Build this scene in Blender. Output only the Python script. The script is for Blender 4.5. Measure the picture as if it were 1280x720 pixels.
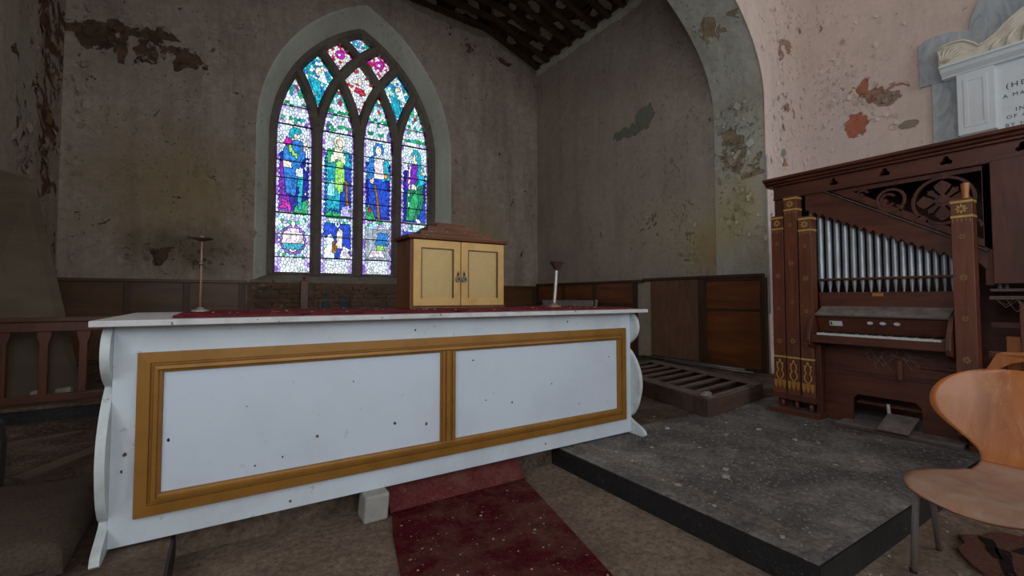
import bpy, math, random
from mathutils import Vector, Matrix
random.seed(7)
scene = bpy.context.scene
for o in list(bpy.data.objects): bpy.data.objects.remove(o)
COL = scene.collection
PI = math.pi
def lin(r, g, b):
    f = lambda c: (c/12.92 if c <= .04045 else ((c+.055)/1.055)**2.4)
    return (f(r/255), f(g/255), f(b/255), 1)

# ------------------------------------------------------------------ camera
F, YAW, PITCH, CAM_H = 565.0, math.radians(32.4), math.radians(2.2), 1.08
cd = bpy.data.cameras.new('camera'); cam = bpy.data.objects.new('camera', cd); COL.objects.link(cam)
cam.location = (0, 0, CAM_H)
cam.rotation_euler = (math.radians(90)+PITCH, 0, -YAW)
cd.sensor_width = 36; cd.lens = 36*F/1280; cd.shift_y = -10.7/1280; cd.clip_start = .02
scene.camera = cam

# ------------------------------------------------------------------ world, daylight, exposure
w = bpy.data.worlds.new('overcast_sky'); scene.world = w; w.use_nodes = True
bg = w.node_tree.nodes['Background']; bg.inputs['Color'].default_value = (.80, .90, 1, 1); bg.inputs['Strength'].default_value = 1.8
vs = scene.view_settings
vs.view_transform = 'Standard'; vs.look = 'None'; vs.gamma = 1; vs.use_curve_mapping = False; vs.exposure = 0.0
def window_light(name, loc, rot, sx, sy, power, col=(.86, .93, 1)):
    l = bpy.data.lights.new(name, 'AREA'); l.shape = 'RECTANGLE'; l.size = sx; l.size_y = sy; l.energy = power; l.color = col
    o = bpy.data.objects.new(name, l); COL.objects.link(o); o.location = loc; o.rotation_euler = rot
NAVE_WIN = [-6.6, -3.6, -.6]            # centres along Y of the nave side windows
for k, y in enumerate(NAVE_WIN):        # daylight entering by the nave windows, at the wall openings
    window_light('nave_window_left_%d_offscreen' % (k+1), (-3.38, y, 3.6), (0, -PI/2, 0), 3.2, 1.2, 92)
    window_light('added_window_right_%d_offscreen' % (k+1), (7.78, y-.6, 3.6), (0, PI/2, 0), 3.2, 1.2, 60)  # right-hand windows are unseen, added to light the surfaces that face right
window_light('nave_window_west_offscreen', (2.2, -8.98, 4.2), (PI/2, 0, 0), 3.0, 4.0, 225)

# ------------------------------------------------------------------ mesh helpers
def wloc(o):
    v = Vector((0, 0, 0))
    while o is not None: v += o.location; o = o.parent
    return v
class MB:
    def __init__(s): s.v = []; s.f = []; s.m = []; s.c = []
    def add(s, vs_, fs, mi=0):
        n = len(s.v); s.v += [tuple(p) for p in vs_]
        for f in fs: s.f.append([n+i for i in f]); s.m.append(mi)
        return s
    def box(s, x0, x1, y0, y1, z0, z1, mi=0):
        return s.add([(x0,y0,z0),(x1,y0,z0),(x1,y1,z0),(x0,y1,z0),(x0,y0,z1),(x1,y0,z1),(x1,y1,z1),(x0,y1,z1)],
              [(0,3,2,1),(4,5,6,7),(0,1,5,4),(1,2,6,5),(2,3,7,6),(3,0,4,7)], mi)
    def quad(s, a, b, c, d, mi=0): return s.add([a, b, c, d], [(0,1,2,3)], mi)
    def prism(s, poly, fn, d0, d1, mi=0):
        """poly: 2D outline; fn(u,v,d)->3D; extruded from d0 to d1"""
        n = len(poly)
        vs_ = [fn(u, v, d0) for u, v in poly]+[fn(u, v, d1) for u, v in poly]
        fs = [tuple(range(n-1, -1, -1)), tuple(range(n, 2*n))]+[(i, (i+1) % n, n+(i+1) % n, n+i) for i in range(n)]
        return s.add(vs_, fs, mi)
    def ring(s, outer, inner, fn, d0, d1, mi=0):
        n = len(outer); vs_ = []
        for d in (d0, d1):
            vs_ += [fn(u, v, d) for u, v in outer]+[fn(u, v, d) for u, v in inner]
        fs = []
        for i in range(n):
            j = (i+1) % n
            fs += [(i, n+i, n+j, j), (2*n+i, 2*n+j, 3*n+j, 3*n+i), (i, j, 2*n+j, 2*n+i), (n+i, 3*n+i, 3*n+j, n+j)]
        return s.add(vs_, fs, mi)
    def tube(s, pts, r, n=10, cap=True, mi=0):
        pts = [Vector(p) for p in pts]; rs = r if isinstance(r, (list, tuple)) else [r]*len(pts)
        vs_ = []; prev = None
        for i, p in enumerate(pts):
            t = (pts[min(i+1, len(pts)-1)]-pts[max(i-1, 0)]).normalized()
            if prev is None: a = t.orthogonal().normalized()
            else: a = (prev-t*prev.dot(t)).normalized()
            prev = a; b = t.cross(a)
            for k in range(n):
                an = 2*PI*k/n; vs_.append(p+(a*math.cos(an)+b*math.sin(an))*rs[i])
        fs = []
        for i in range(len(pts)-1):
            for k in range(n): fs.append((i*n+k, i*n+(k+1) % n, (i+1)*n+(k+1) % n, (i+1)*n+k))
        if cap: fs += [tuple(range(n-1, -1, -1)), tuple(range((len(pts)-1)*n, len(pts)*n))]
        return s.add(vs_, fs, mi)
    def lathe(s, prof, c=(0,0,0), n=20, mi=0):
        vs_ = []
        for r, z in prof:
            for k in range(n): a = 2*PI*k/n; vs_.append((c[0]+r*math.cos(a), c[1]+r*math.sin(a), c[2]+z))
        fs = []
        for i in range(len(prof)-1):
            for k in range(n): fs.append((i*n+k, i*n+(k+1) % n, (i+1)*n+(k+1) % n, (i+1)*n+k))
        fs += [tuple(range(n-1, -1, -1)), tuple(range((len(prof)-1)*n, len(prof)*n))]
        return s.add(vs_, fs, mi)
    def build(s, name, mat, parent=None, smooth=False, bevel=0, local=False, colors=None, angle=None):
        off = wloc(parent) if (parent and not local) else Vector((0, 0, 0))
        vs_ = [Vector(p)-off for p in s.v]
        org = Vector((0, 0, 0))
        if vs_:
            lo = [min(p[i] for p in vs_) for i in range(3)]; hi = [max(p[i] for p in vs_) for i in range(3)]
            org = Vector(((lo[0]+hi[0])/2, (lo[1]+hi[1])/2, lo[2]))
        me = bpy.data.meshes.new(name); me.from_pydata([p-org for p in vs_], [], s.f)
        for m in (mat if isinstance(mat, (list, tuple)) else [mat]): me.materials.append(m)
        if any(s.m): me.polygons.foreach_set('material_index', s.m)
        if colors:
            at = me.attributes.new('tint', 'FLOAT_COLOR', 'FACE')
            for i, c in enumerate(colors): at.data[i].color = c
        if smooth: me.polygons.foreach_set('use_smooth', [True]*len(me.polygons))
        me.validate(); me.update()
        o = bpy.data.objects.new(name, me); COL.objects.link(o); o.location = org
        if parent: o.parent = parent
        if smooth and angle:
            try: me.set_sharp_from_angle(angle=math.radians(angle))
            except Exception: pass
        if bevel:
            b = o.modifiers.new('bevel', 'BEVEL'); b.width = bevel; b.segments = 2; b.limit_method = 'ANGLE'; b.angle_limit = math.radians(40)
        return o
def empty(name, loc, label=None, cat=None, group=None, rz=0):
    o = bpy.data.objects.new(name, None); COL.objects.link(o); o.location = loc; o.rotation_euler = (0, 0, rz); o.empty_display_size = .1
    return tag(o, label, cat, group)
def tag(o, label=None, cat=None, group=None, kind=None):
    if label: o['label'] = label
    if cat: o['category'] = cat
    if group: o['group'] = group
    if kind: o['kind'] = kind
    return o
def part(name, mat, parent, *boxes, bevel=0):
    m = MB()
    for b in boxes: m.box(*b)
    return m.build(name, mat, parent, bevel=bevel)
def share(src, name, loc, parent=None, rot=None, scale=None):
    """a piece sharing mesh data with src; loc in world coordinates (parents are not rotated)"""
    o = bpy.data.objects.new(name, src.data); COL.objects.link(o)
    o.location = Vector(loc)-(wloc(parent) if parent else Vector((0, 0, 0)))
    if rot: o.rotation_euler = rot
    if scale: o.scale = scale
    if parent: o.parent = parent
    for m in src.modifiers:
        if m.type == 'BEVEL':
            b = o.modifiers.new('bevel', 'BEVEL'); b.width = m.width; b.segments = m.segments; b.limit_method = 'ANGLE'
    return o
def disc(cx, cy, r, n=16, ph=0, ry=None): return [(cx+r*math.cos(2*PI*k/n+ph), cy+(ry or r)*math.sin(2*PI*k/n+ph)) for k in range(n)]

# ------------------------------------------------------------------ material helpers
class Nodes:
    def __init__(s, name):
        s.mat = bpy.data.materials.new(name); s.mat.use_nodes = True; s.t = s.mat.node_tree
        s.b = s.t.nodes['Principled BSDF']; s.out = s.t.nodes['Material Output']; s._p = None
    def n(s, typ, **kw):
        x = s.t.nodes.new(typ)
        for k, v in kw.items(): setattr(x, k, v)
        return x
    def put(s, sock, v):
        if isinstance(v, bpy.types.NodeSocket): s.t.links.new(v, sock)
        elif v is not None: sock.default_value = v
    def pos(s):
        if s._p is None: s._p = s.n('ShaderNodeNewGeometry')
        return s._p.outputs['Position']
    def nor(s): s.pos(); return s._p.outputs['True Normal']
    def vmath(s, op, a, b=None):
        x = s.n('ShaderNodeVectorMath', operation=op); s.put(x.inputs[0], a)
        if b is not None: s.put(x.inputs[1], b)
        return x.outputs['Value'] if op in ('LENGTH', 'DOT_PRODUCT') else x.outputs[0]
    def math(s, op, a, b=None, clamp=False):
        x = s.n('ShaderNodeMath', operation=op, use_clamp=clamp); s.put(x.inputs[0], a)
        if b is not None: s.put(x.inputs[1], b)
        return x.outputs[0]
    def noise(s, scale, detail=6, rough=.6, dist=0, vec=None, off=None):
        x = s.n('ShaderNodeTexNoise'); v = vec or s.pos()
        if off: v = s.vmath('ADD', v, off)
        if isinstance(scale, tuple): v = s.vmath('MULTIPLY', v, scale); scale = 1
        s.put(x.inputs['Vector'], v); x.inputs['Scale'].default_value = scale; x.inputs['Detail'].default_value = detail
        x.inputs['Roughness'].default_value = rough; x.inputs['Distortion'].default_value = dist
        return x.outputs['Fac']
    def voro(s, scale, feature='F1', vec=None):
        x = s.n('ShaderNodeTexVoronoi', feature=feature); s.put(x.inputs['Vector'], vec or s.pos()); x.inputs['Scale'].default_value = scale
        return x.outputs['Distance']
    def ramp(s, fac, *stops, interp='LINEAR'):
        x = s.n('ShaderNodeValToRGB'); s.put(x.inputs[0], fac); r = x.color_ramp; r.interpolation = interp
        while len(r.elements) < len(stops): r.elements.new(.5)
        for e, (p, c) in zip(r.elements, stops):
            e.position = p; e.color = c if isinstance(c, tuple) else (c, c, c, 1)
        return x.outputs[0]
    def thr(s, fac, a, b): return s.ramp(fac, (a, 0.0), (b, 1.0))
    def mix(s, fac, a, b, blend='MIX'):
        x = s.n('ShaderNodeMix', data_type='RGBA', blend_type=blend); s.put(x.inputs[0], fac); s.put(x.inputs[6], a); s.put(x.inputs[7], b)
        return x.outputs[2]
    def bump(s, h, strength=.3, dist=.01):
        x = s.n('ShaderNodeBump'); s.put(x.inputs['Height'], h); x.inputs['Strength'].default_value = strength; x.inputs['Distance'].default_value = dist
        s.t.links.new(x.outputs[0], s.b.inputs['Normal'])
    def done(s, col, rough=.6, metal=0, spec=None):
        s.put(s.b.inputs['Base Color'], col); s.put(s.b.inputs['Roughness'], rough); s.put(s.b.inputs['Metallic'], metal)
        if spec is not None: s.b.inputs['Specular IOR Level'].default_value = spec
        return s.mat
    def blob(s, c, r, soft=.5, warp=.5, wscale=2.0):
        """1 inside an ellipsoid c, r (world), 0 outside, with a ragged edge"""
        v = s.vmath('DIVIDE', s.vmath('SUBTRACT', s.pos(), c), r)
        l = s.vmath('LENGTH', v)
        l = s.math('ADD', l, s.math('MULTIPLY', s.math('SUBTRACT', s.noise(wscale, 5), .5), warp*2))
        return s.ramp(l, (max(0, 1-soft), 1.0), (1.0, 0.0))

def plaster(name, c1, c2, stains=(), flake=.64, flakecol=((110, 85, 65), (150, 95, 75)), pits=.5, flakezones=(), peel=(), mot=.4, cracks=.18):
    N = Nodes(name)
    col = N.mix(N.thr(N.noise(.8, 5), .35, .68), lin(*c1), lin(*c2))
    col = N.mix(mot, col, N.ramp(N.noise(9, 6, .7), (.28, .55), (.72, 1.35)), 'MULTIPLY')
    col = N.mix(N.math('MULTIPLY', N.thr(N.noise((3.5, 3.5, .5), 6, .65), .46, .72), mot*.75), col, lin(70, 60, 50))
    for c, r, cc, k in stains:
        col = N.mix(N.math('MULTIPLY', N.blob(c, r, .75, .6, 2.2), k), col, lin(*cc))
    fl = N.thr(N.noise(2.3, 9, .62, .6, off=(3.1, 1.7, 5.2)), flake, flake+.012)
    for c, r, k in flakezones:
        z = N.math('MULTIPLY', N.blob(c, r, .6, .4, 1.5), k)
        f2 = N.thr(N.math('ADD', N.noise(2.6, 9, .66, .8, off=(9.1, 4.4, 1.3)), N.math('MULTIPLY', z, .22)), .66, .675)
        fl = N.math('MAXIMUM', fl, f2)
    fc = N.ramp(N.noise(6, 6), (.35, lin(*flakecol[0])), (.65, lin(*flakecol[1])))
    col = N.mix(fl, col, fc)
    for c, r, cc in peel:
        b = N.blob(c, r, .05, 1.0, 7)
        col = N.mix(b, col, N.mix(.5, lin(*cc), N.ramp(N.noise(14, 6), (.3, .7), (.7, 1.25)), 'MULTIPLY')); fl = N.math('MAXIMUM', fl, b)
    pit = N.math('MULTIPLY', N.thr(N.noise(15, 5, .75, off=(2, 8, 3)), .60, .65), N.thr(N.noise(1.3, 5, off=(8, 1, 3)), .42, .62))
    col = N.mix(N.math('MULTIPLY', pit, pits), col, lin(45, 38, 32))
    wv = N.n('ShaderNodeTexNoise'); N.put(wv.inputs['Vector'], N.pos()); wv.inputs['Scale'].default_value = 3; wv.inputs['Detail'].default_value = 6
    cr_ = N.voro(1.9, 'DISTANCE_TO_EDGE', N.vmath('ADD', N.pos(), N.vmath('MULTIPLY', wv.outputs['Color'], (.6, .6, .6))))
    crk = N.math('MULTIPLY', N.ramp(cr_, (.0, 1.0), (.012, 0.0)), N.thr(N.noise(1.1, 4, off=(4, 9, 2)), .5, .6))
    col = N.mix(N.math('MULTIPLY', crk, cracks), col, lin(48, 40, 34))
    edge = N.math('SUBTRACT', N.thr(N.noise(2.3, 9, .62, .6, off=(3.1, 1.7, 5.2)), flake-.02, flake), fl, True)
    col = N.mix(N.math('MULTIPLY', edge, .35), col, lin(215, 205, 190))
    h = N.math('SUBTRACT', N.math('MULTIPLY', N.noise(14, 8, .7), .5), N.math('ADD', fl, N.math('MULTIPLY', crk, cracks)))
    N.bump(N.math('SUBTRACT', h, N.math('MULTIPLY', pit, .6)), .8, .025)
    return N.done(col, .9, spec=.2)
def wood(name, c1, c2, axis='z', scale=9, rough=.55, dust=.5, gloss_var=.15, bump=.15, speck=.35, dustcol=(120, 112, 105)):
    N = Nodes(name)
    sc = {'x': (scale*.12, scale, scale), 'y': (scale, scale*.12, scale), 'z': (scale, scale, scale*.12)}[axis]
    g = N.noise(sc, 7, .65, .8)
    col = N.ramp(g, (.3, lin(*c1)), (.7, lin(*c2)))
    col = N.mix(.35, col, N.ramp(N.noise(2.2, 5), (.3, .45), (.7, 1.35)), 'MULTIPLY')
    sp = N.thr(N.noise(48, 4, .7), .645, .675)
    col = N.mix(N.math('MULTIPLY', sp, speck), col, lin(*dustcol))
    nz = N.n('ShaderNodeSeparateXYZ'); N.put(nz.inputs[0], N.nor())
    up = N.thr(nz.outputs[2], .4, .85)
    d = N.math('MULTIPLY', N.math('MULTIPLY', up, N.thr(N.noise(13, 6, .7), .25, .65)), dust)
    col = N.mix(d, col, lin(*dustcol))
    N.bump(g, bump, .004)
    return N.done(col, N.math('ADD', N.math('MULTIPLY', d, .4), N.math('ADD', rough-gloss_var/2, N.math('MULTIPLY', N.noise(5), gloss_var)), True))
def paint(name, c, dirt=(90, 85, 75), amount=.25, rough=.5, speck=.5, scale=3, bump=.1, metal=0):
    N = Nodes(name)
    col = N.mix(N.math('MULTIPLY', N.thr(N.noise(scale, 7, .65), .45, .8), amount), lin(*c), lin(*dirt))
    sp = N.thr(N.noise(24, 3, .6, off=(5, 5, 5)), .69, .705)
    col = N.mix(N.math('MULTIPLY', sp, speck), col, lin(*dirt))
    N.bump(N.noise(40, 4), bump, .003)
    return N.done(col, rough, metal)
def floor_mat(name, c1, c2, c3, chips=(150, 145, 135), chip=.5, scale=2.5, rough=.85):
    N = Nodes(name)
    col = N.ramp(N.noise(scale, 9, .72, .3), (.28, lin(*c1)), (.5, lin(*c2)), (.72, lin(*c3)))
    col = N.mix(.75, col, N.ramp(N.noise(30, 7, .8), (.33, .25), (.67, 1.6)), 'MULTIPLY')
    ch = N.thr(N.noise(34, 4, .7, .4, off=(7, 2, 1)), .60, .63)
    ch = N.math('MULTIPLY', ch, N.thr(N.noise(3.2, 4), .38, .62))
    col = N.mix(N.math('MULTIPLY', ch, chip), col, lin(*chips))
    N.bump(N.math('ADD', N.noise(28, 8, .75), N.math('MULTIPLY', ch, .5)), .5, .012)
    return N.done(col, rough, spec=.25)

M = {}
M['plaster_east'] = plaster('plaster_east', (162, 147, 133), (174, 158, 143),
    stains=[((-.7, 9.06, 2.8), (1.6, .8, 1.45), (146, 126, 82), .6), ((4.9, 9.06, 2.4), (.9, .6, 1.2), (150, 132, 85), .5),
            ((-.5, 9.06, 1.9), (1.1, .6, .5), (75, 60, 42), .55)],
    flake=.70, flakezones=[((-1.2, 9.06, 5.1), (1.1, .6, .45), 1.0), ((-.4, 9.06, 3.1), (.7, .5, .3), .35), ((-.4, 9.06, 1.75), (1.1, .5, .35), .5), ((5.2, 9.06, 6.7), (1.3, .4, .3), .5)],
    flakecol=((74, 58, 45), (112, 85, 66)), pits=.85, mot=.5)
M['plaster_north'] = plaster('plaster_north', (162, 147, 133), (174, 158, 143),
    stains=[((-2.08, 7.6, 3.6), (.4, .5, 1.0), (160, 158, 140), .5)],
    flake=.62, flakezones=[((-2.08, 8.5, 4), (.6, .7, 4), .7)], flakecol=((82, 58, 42), (125, 88, 60)), pits=.7)
M['plaster_south'] = plaster('plaster_south', (162, 147, 133), (174, 158, 143), mot=.3, cracks=.06,
    stains=[((6.5, 5.0, 2.2), (.6, 1.6, .9), (168, 160, 132), .6), ((6.5, 4.4, 1.9), (.6, .5, .6), (168, 140, 78), .55), ((6.5, 8.3, 1.9), (.5, .9, .6), (135, 128, 125), .4)],
    flake=.72, flakezones=[((6.5, 6.4, 6.9), (.5, 1.0, .4), .7), ((6.5, 5.1, 2.3), (.5, 1.1, .8), .28)],
    flakecol=((112, 92, 80), (150, 128, 112)), pits=.4, peel=[((6.5, 6.0, 4.25), (.5, .42, .12), (118, 118, 105)), ((6.5, 5.65, 4.42), (.4, .22, .2), (120, 120, 108))])
M['plaster_pink'] = plaster('plaster_pink', (212, 193, 180), (222, 203, 190), mot=.15, cracks=.05,
    stains=[((7.8, 3.2, 3.2), (.8, .8, 1.8), (200, 186, 182), .5), ((6.9, 3.45, 3), (.5, .3, 2.5), (198, 184, 180), .4)],
    flake=.735, flakezones=[((7.05, 3.45, 4.6), (.35, .4, 1.6), .45), ((7.8, 2.55, 4.2), (.4, .55, .4), .42), ((7.0, 3.45, 2.9), (.3, .3, .6), .5)],
    flakecol=((165, 138, 118), (178, 120, 100)), pits=.12,
    peel=[((7.8, 2.83, 3.62), (.3, .15, .17), (178, 110, 88)), ((7.8, 2.62, 3.98), (.3, .12, .1), (165, 128, 108)), ((7.8, 2.45, 3.86), (.3, .14, .1), (150, 132, 115)), ((7.8, 2.25, 3.42), (.3, .12, .06), (150, 135, 118)), ((7.8, 2.72, 4.12), (.3, .07, .14), (172, 115, 95))])
M['plaster_soffit'] = plaster('plaster_soffit', (178, 178, 164), (188, 186, 172),
    stains=[((6.4, 3.9, 2.3), (.6, .8, 1.0), (182, 165, 120), .75), ((6.5, 3.8, 4.0), (.6, .6, .5), (150, 140, 120), .5)],
    flake=.69, flakezones=[((6.4, 3.8, 3.3), (.6, .7, .9), .6), ((6.0, 3.9, 5.1), (.6, .6, .3), .6)], flakecol=((135, 120, 95), (165, 148, 118)), pits=.3)
M['plaster_reveal'] = plaster('plaster_reveal', (205, 206, 190), (192, 190, 174), flake=.76, pits=.35, mot=.15, cracks=.05, flakecol=((110, 98, 84), (130, 120, 105)))
M['plaster_plain'] = plaster('plaster_plain', (185, 165, 150), (195, 172, 156), flake=.75, pits=.2)
M['stone_tracery'] = plaster('stone_tracery', (108, 98, 88), (128, 117, 104), flake=.74, pits=.4)
M['stone_sill'] = plaster('stone_sill', (128, 118, 106), (142, 130, 116), flake=.7, pits=.6)
M['brick'] = plaster('brick', (100, 76, 60), (118, 90, 72), flake=.6, pits=.7)
M['mortar'] = plaster('mortar', (98, 80, 66), (116, 97, 80), flake=.6, pits=.8)
M['dirt'] = floor_mat('dirt', (56, 44, 36), (92, 76, 63), (128, 111, 95), chip=.45)
M['aisle'] = floor_mat('aisle', (86, 72, 59), (116, 99, 84), (146, 129, 112), chip=.35, scale=1.6)
M['platform_top'] = floor_mat('platform_top', (62, 61, 61), (104, 101, 98), (152, 147, 140), chips=(170, 166, 160), chip=.8, scale=2.4)
N = Nodes('riser_black')
col = N.ramp(N.noise(5, 8, .75), (.3, lin(9, 9, 10)), (.7, lin(26, 25, 25)))
col = N.mix(N.math('MULTIPLY', N.thr(N.noise((14, 14, 22), 7, .85, 2.0), .60, .62), .5), col, lin(112, 108, 102))
col = N.mix(N.math('MULTIPLY', N.thr(N.noise(60, 4, .8), .64, .68), .6), col, lin(130, 126, 120))
N.bump(N.noise(25, 7, .75), .7, .012); M['riser_black'] = N.done(col, .5)
M['altar_white'] = paint('altar_white', (203, 213, 220), (135, 130, 120), .35, .45, .35, 2.4)
M['altar_panel'] = paint('altar_panel', (202, 213, 224), (155, 160, 166), .3, .4, .3, 2.0)
M['altar_side'] = paint('altar_side', (200, 208, 208), (118, 110, 94), .45, .5, .6, 8)
M['altar_slab'] = paint('altar_slab', (205, 205, 205), (80, 76, 72), .45, .5, .9, 12)
M['gold'] = paint('gold', (150, 105, 42), (92, 62, 26), .5, .42, .3, 6, metal=.25)
M['gold_light'] = paint('gold_light', (176, 126, 58), (110, 76, 34), .45, .4, .3, 6, metal=.25)
M['gold_stencil'] = paint('gold_stencil', (196, 160, 84), (100, 75, 40), .5, .5, .4, 20, metal=.2)
M['gold_faint'] = paint('gold_faint', (150, 122, 80), (80, 50, 32), .5, .6, .3, 20)
def carpet(name, c1, c2, dust, k=.5):
    N = Nodes(name)
    col = N.ramp(N.noise(55, 4, .8), (.3, lin(*c1)), (.7, lin(*c2)))
    d = N.math('MULTIPLY', N.thr(N.noise(4.5, 7, .7), .42, .72), k)
    col = N.mix(d, col, lin(*dust))
    col = N.mix(N.math('MULTIPLY', N.thr(N.noise(50, 3, .6, off=(1, 4, 2)), .66, .72), .55), col, lin(150, 135, 120))
    N.bump(N.noise(150, 3, .8), .9, .012)
    return N.done(col, .95, spec=.1)
M['carpet_red'] = carpet('carpet_red', (44, 6, 12), (98, 16, 26), (112, 84, 68), .75)
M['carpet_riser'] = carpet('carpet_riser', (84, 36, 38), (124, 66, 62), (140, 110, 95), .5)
M['cloth_red'] = carpet('cloth_red', (92, 22, 32), (138, 48, 56), (140, 105, 95), .4)
M['organ'] = wood('organ', (60, 30, 19), (98, 51, 33), 'z', 14, .42, .55, speck=.3)
M['organ_y'] = wood('organ_y', (62, 31, 20), (104, 55, 36), 'y', 14, .42, .6, speck=.35)
M['organ_dark'] = wood('organ_dark', (60, 30, 19), (98, 51, 33), 'y', 10, .45, .5, speck=.35)
M['organ_dust'] = wood('organ_dust', (64, 47, 42), (92, 76, 70), 'y', 20, .7, .85, speck=.8, dustcol=(140, 132, 128))
M['organ_pillar'] = wood('organ_pillar', (82, 42, 26), (116, 65, 42), 'z', 16, .45, .5, speck=.2)
M['black'] = Nodes('black_void').done(lin(10, 9, 9), .9)
M['rail'] = wood('rail', (72, 36, 19), (110, 58, 31), 'z', 10, .45, .6)
M['rail_x'] = wood('rail_x', (66, 33, 18), (100, 53, 29), 'x', 10, .45, .8)
M['dado'] = wood('dado', (86, 45, 20), (138, 80, 40), 'y', 5, .4, .5, speck=.4)
M['dado_board'] = wood('dado_board', (96, 66, 45), (126, 90, 64), 'z', 22, .8, .5, speck=.4)
M['dado_dark'] = wood('dado_dark', (54, 34, 20), (84, 55, 33), 'z', 8, .5, .6, speck=.4)
M['dado_x'] = wood('dado_x', (74, 46, 20), (112, 72, 34), 'x', 5, .45, .5, speck=.4)
M['crate'] = wood('crate', (62, 43, 35), (98, 72, 60), 'x', 8, .75, .8, speck=.6, dustcol=(128, 118, 110))
M['rafter'] = wood('rafter', (50, 35, 22), (84, 60, 38), 'x', 6, .8, .0, speck=.2)
M['roof_board'] = wood('roof_board', (50, 35, 22), (84, 60, 38), 'y', 5, .9, .0, speck=.1)
M['ply'] = wood('ply', (150, 84, 38), (190, 118, 62), 'z', 6, .38, .35, .2, .05, speck=.18, dustcol=(175, 150, 130))
M['ply_seat'] = wood('ply_seat', (132, 84, 54), (166, 112, 76), 'x', 8, .5, .75, .2, .05, speck=.35, dustcol=(158, 138, 122))
N = Nodes('ply_back')
g = N.noise((7, 7, .8), 7, .65, .8); col = N.ramp(g, (.3, lin(142, 78, 34)), (.7, lin(186, 114, 58)))
st_ = N.thr(N.noise((16, 16, 1.6), 6, .75, .4, off=(1, 3, 0)), .52, .68)
col = N.mix(N.math('MULTIPLY', st_, .45), col, lin(204, 158, 112))
col = N.mix(N.math('MULTIPLY', N.thr(N.noise(70, 3), .68, .72), .4), col, lin(215, 190, 165))
N.bump(g, .05, .003); M['ply_back'] = N.done(col, N.ramp(st_, (0, .36), (1, .6)))
M['ply_edge'] = wood('ply_edge', (120, 85, 52), (160, 120, 80), 'x', 40, .6, .2)
M['board_grey'] = wood('board_grey', (88, 76, 61), (112, 98, 80), 'x', 3, .85, .1, speck=.2, bump=.05)
M['tab_wood'] = wood('tab_wood', (86, 50, 27), (126, 78, 45), 'z', 10, .4, .5, speck=.5)
M['tab_top'] = wood('tab_top', (78, 44, 26), (122, 72, 44), 'x', 14, .55, .8, speck=.9, dustcol=(165, 150, 140))
M['tab_gold'] = paint('tab_gold', (204, 166, 100), (146, 108, 56), .5, .42, .3, 7, metal=.15)
M['marble_grey'] = None
N = Nodes('marble_grey')
v = N.noise((5, 5, 2.2), 9, .7, 1.6)
N.bump(N.noise(30), .05)
M['marble_grey'] = N.done(N.ramp(v, (.3, lin(132, 142, 148)), (.5, lin(168, 176, 180)), (.7, lin(188, 194, 196))), .4)
M['marble_white'] = paint('marble_white', (222, 228, 230), (170, 168, 158), .3, .35, .15, 2)
M['stone_carved'] = paint('stone_carved', (220, 214, 196), (135, 115, 85), .5, .6, .4, 9, .3)
M['letter'] = Nodes('letter_grey').done(lin(58, 60, 62), .6)
N = Nodes('pipe_metal')
c = N.ramp(N.noise((25, 25, 4), 6, .7), (.3, lin(128, 134, 140)), (.7, lin(188, 193, 198)))
c = N.mix(N.math('MULTIPLY', N.thr(N.noise(70, 3), .64, .7), .5), c, lin(220, 222, 224))
M['pipe'] = N.done(c, .45, .55)
M['chrome'] = Nodes('chrome').done(lin(190, 190, 188), .32, .75)
M['iron'] = paint('iron', (120, 116, 110), (70, 60, 50), .5, .45, .4, 30, metal=.6)
M['candle_metal'] = paint('candle_metal', (186, 178, 170), (105, 88, 76), .6, .35, .6, 40, metal=.5)
M['candle_wood'] = paint('candle_wood', (150, 112, 92), (95, 68, 54), .5, .5, .4, 30)
M['candle_bowl'] = paint('candle_bowl', (96, 76, 62), (62, 50, 42), .5, .4, .4, 30, metal=.5)
M['ivory'] = paint('ivory', (205, 205, 200), (120, 112, 100), .4, .4, .5, 30)
M['radiator'] = paint('radiator', (160, 156, 150), (110, 98, 88), .3, .5, .3, 6)
M['upholstery'] = None
N = Nodes('upholstery')
c = N.ramp(N.noise(90, 4, .8), (.3, lin(50, 41, 34)), (.7, lin(84, 72, 62)))
c = N.mix(N.math('MULTIPLY', N.thr(N.noise(3, 5), .4, .7), .35), c, lin(98, 84, 72))
N.bump(N.noise(160, 3), .5, .006); M['upholstery'] = N.done(c, .95, spec=.1)
M['vinyl'] = paint('vinyl', (54, 51, 48), (44, 40, 36), .5, .6, .3, 8)
M['green_cloth'] = paint('green_cloth', (38, 54, 52), (25, 32, 30), .5, .8, .3, 8)
M['lead'] = Nodes('lead').done(lin(28, 27, 27), .6, .2)
M['chip'] = paint('chip', (158, 150, 140), (96, 86, 76), .8, .9, .3, 20)
M['chip_grey'] = paint('chip_grey', (128, 122, 114), (80, 72, 64), .9, .9, .3, 20)
M['chip_dirt'] = paint('chip_dirt', (104, 88, 74), (62, 50, 41), .9, .9, .3, 20)
M['stone_white'] = paint('stone_white', (150, 148, 142), (110, 104, 95), .5, .8, .4, 14, .4)
M['paper'] = paint('paper', (168, 158, 148), (110, 98, 88), .4, .8, .2, 8)
M['rug'] = carpet('rug', (84, 48, 40), (122, 80, 66), (110, 92, 80), .5)
M['rug_dark'] = carpet('rug_dark', (24, 18, 18), (42, 32, 30), (80, 70, 62), .3)
M['conduit'] = paint('conduit', (205, 205, 200), (140, 135, 125), .4, .5, .3, 8)
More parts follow.
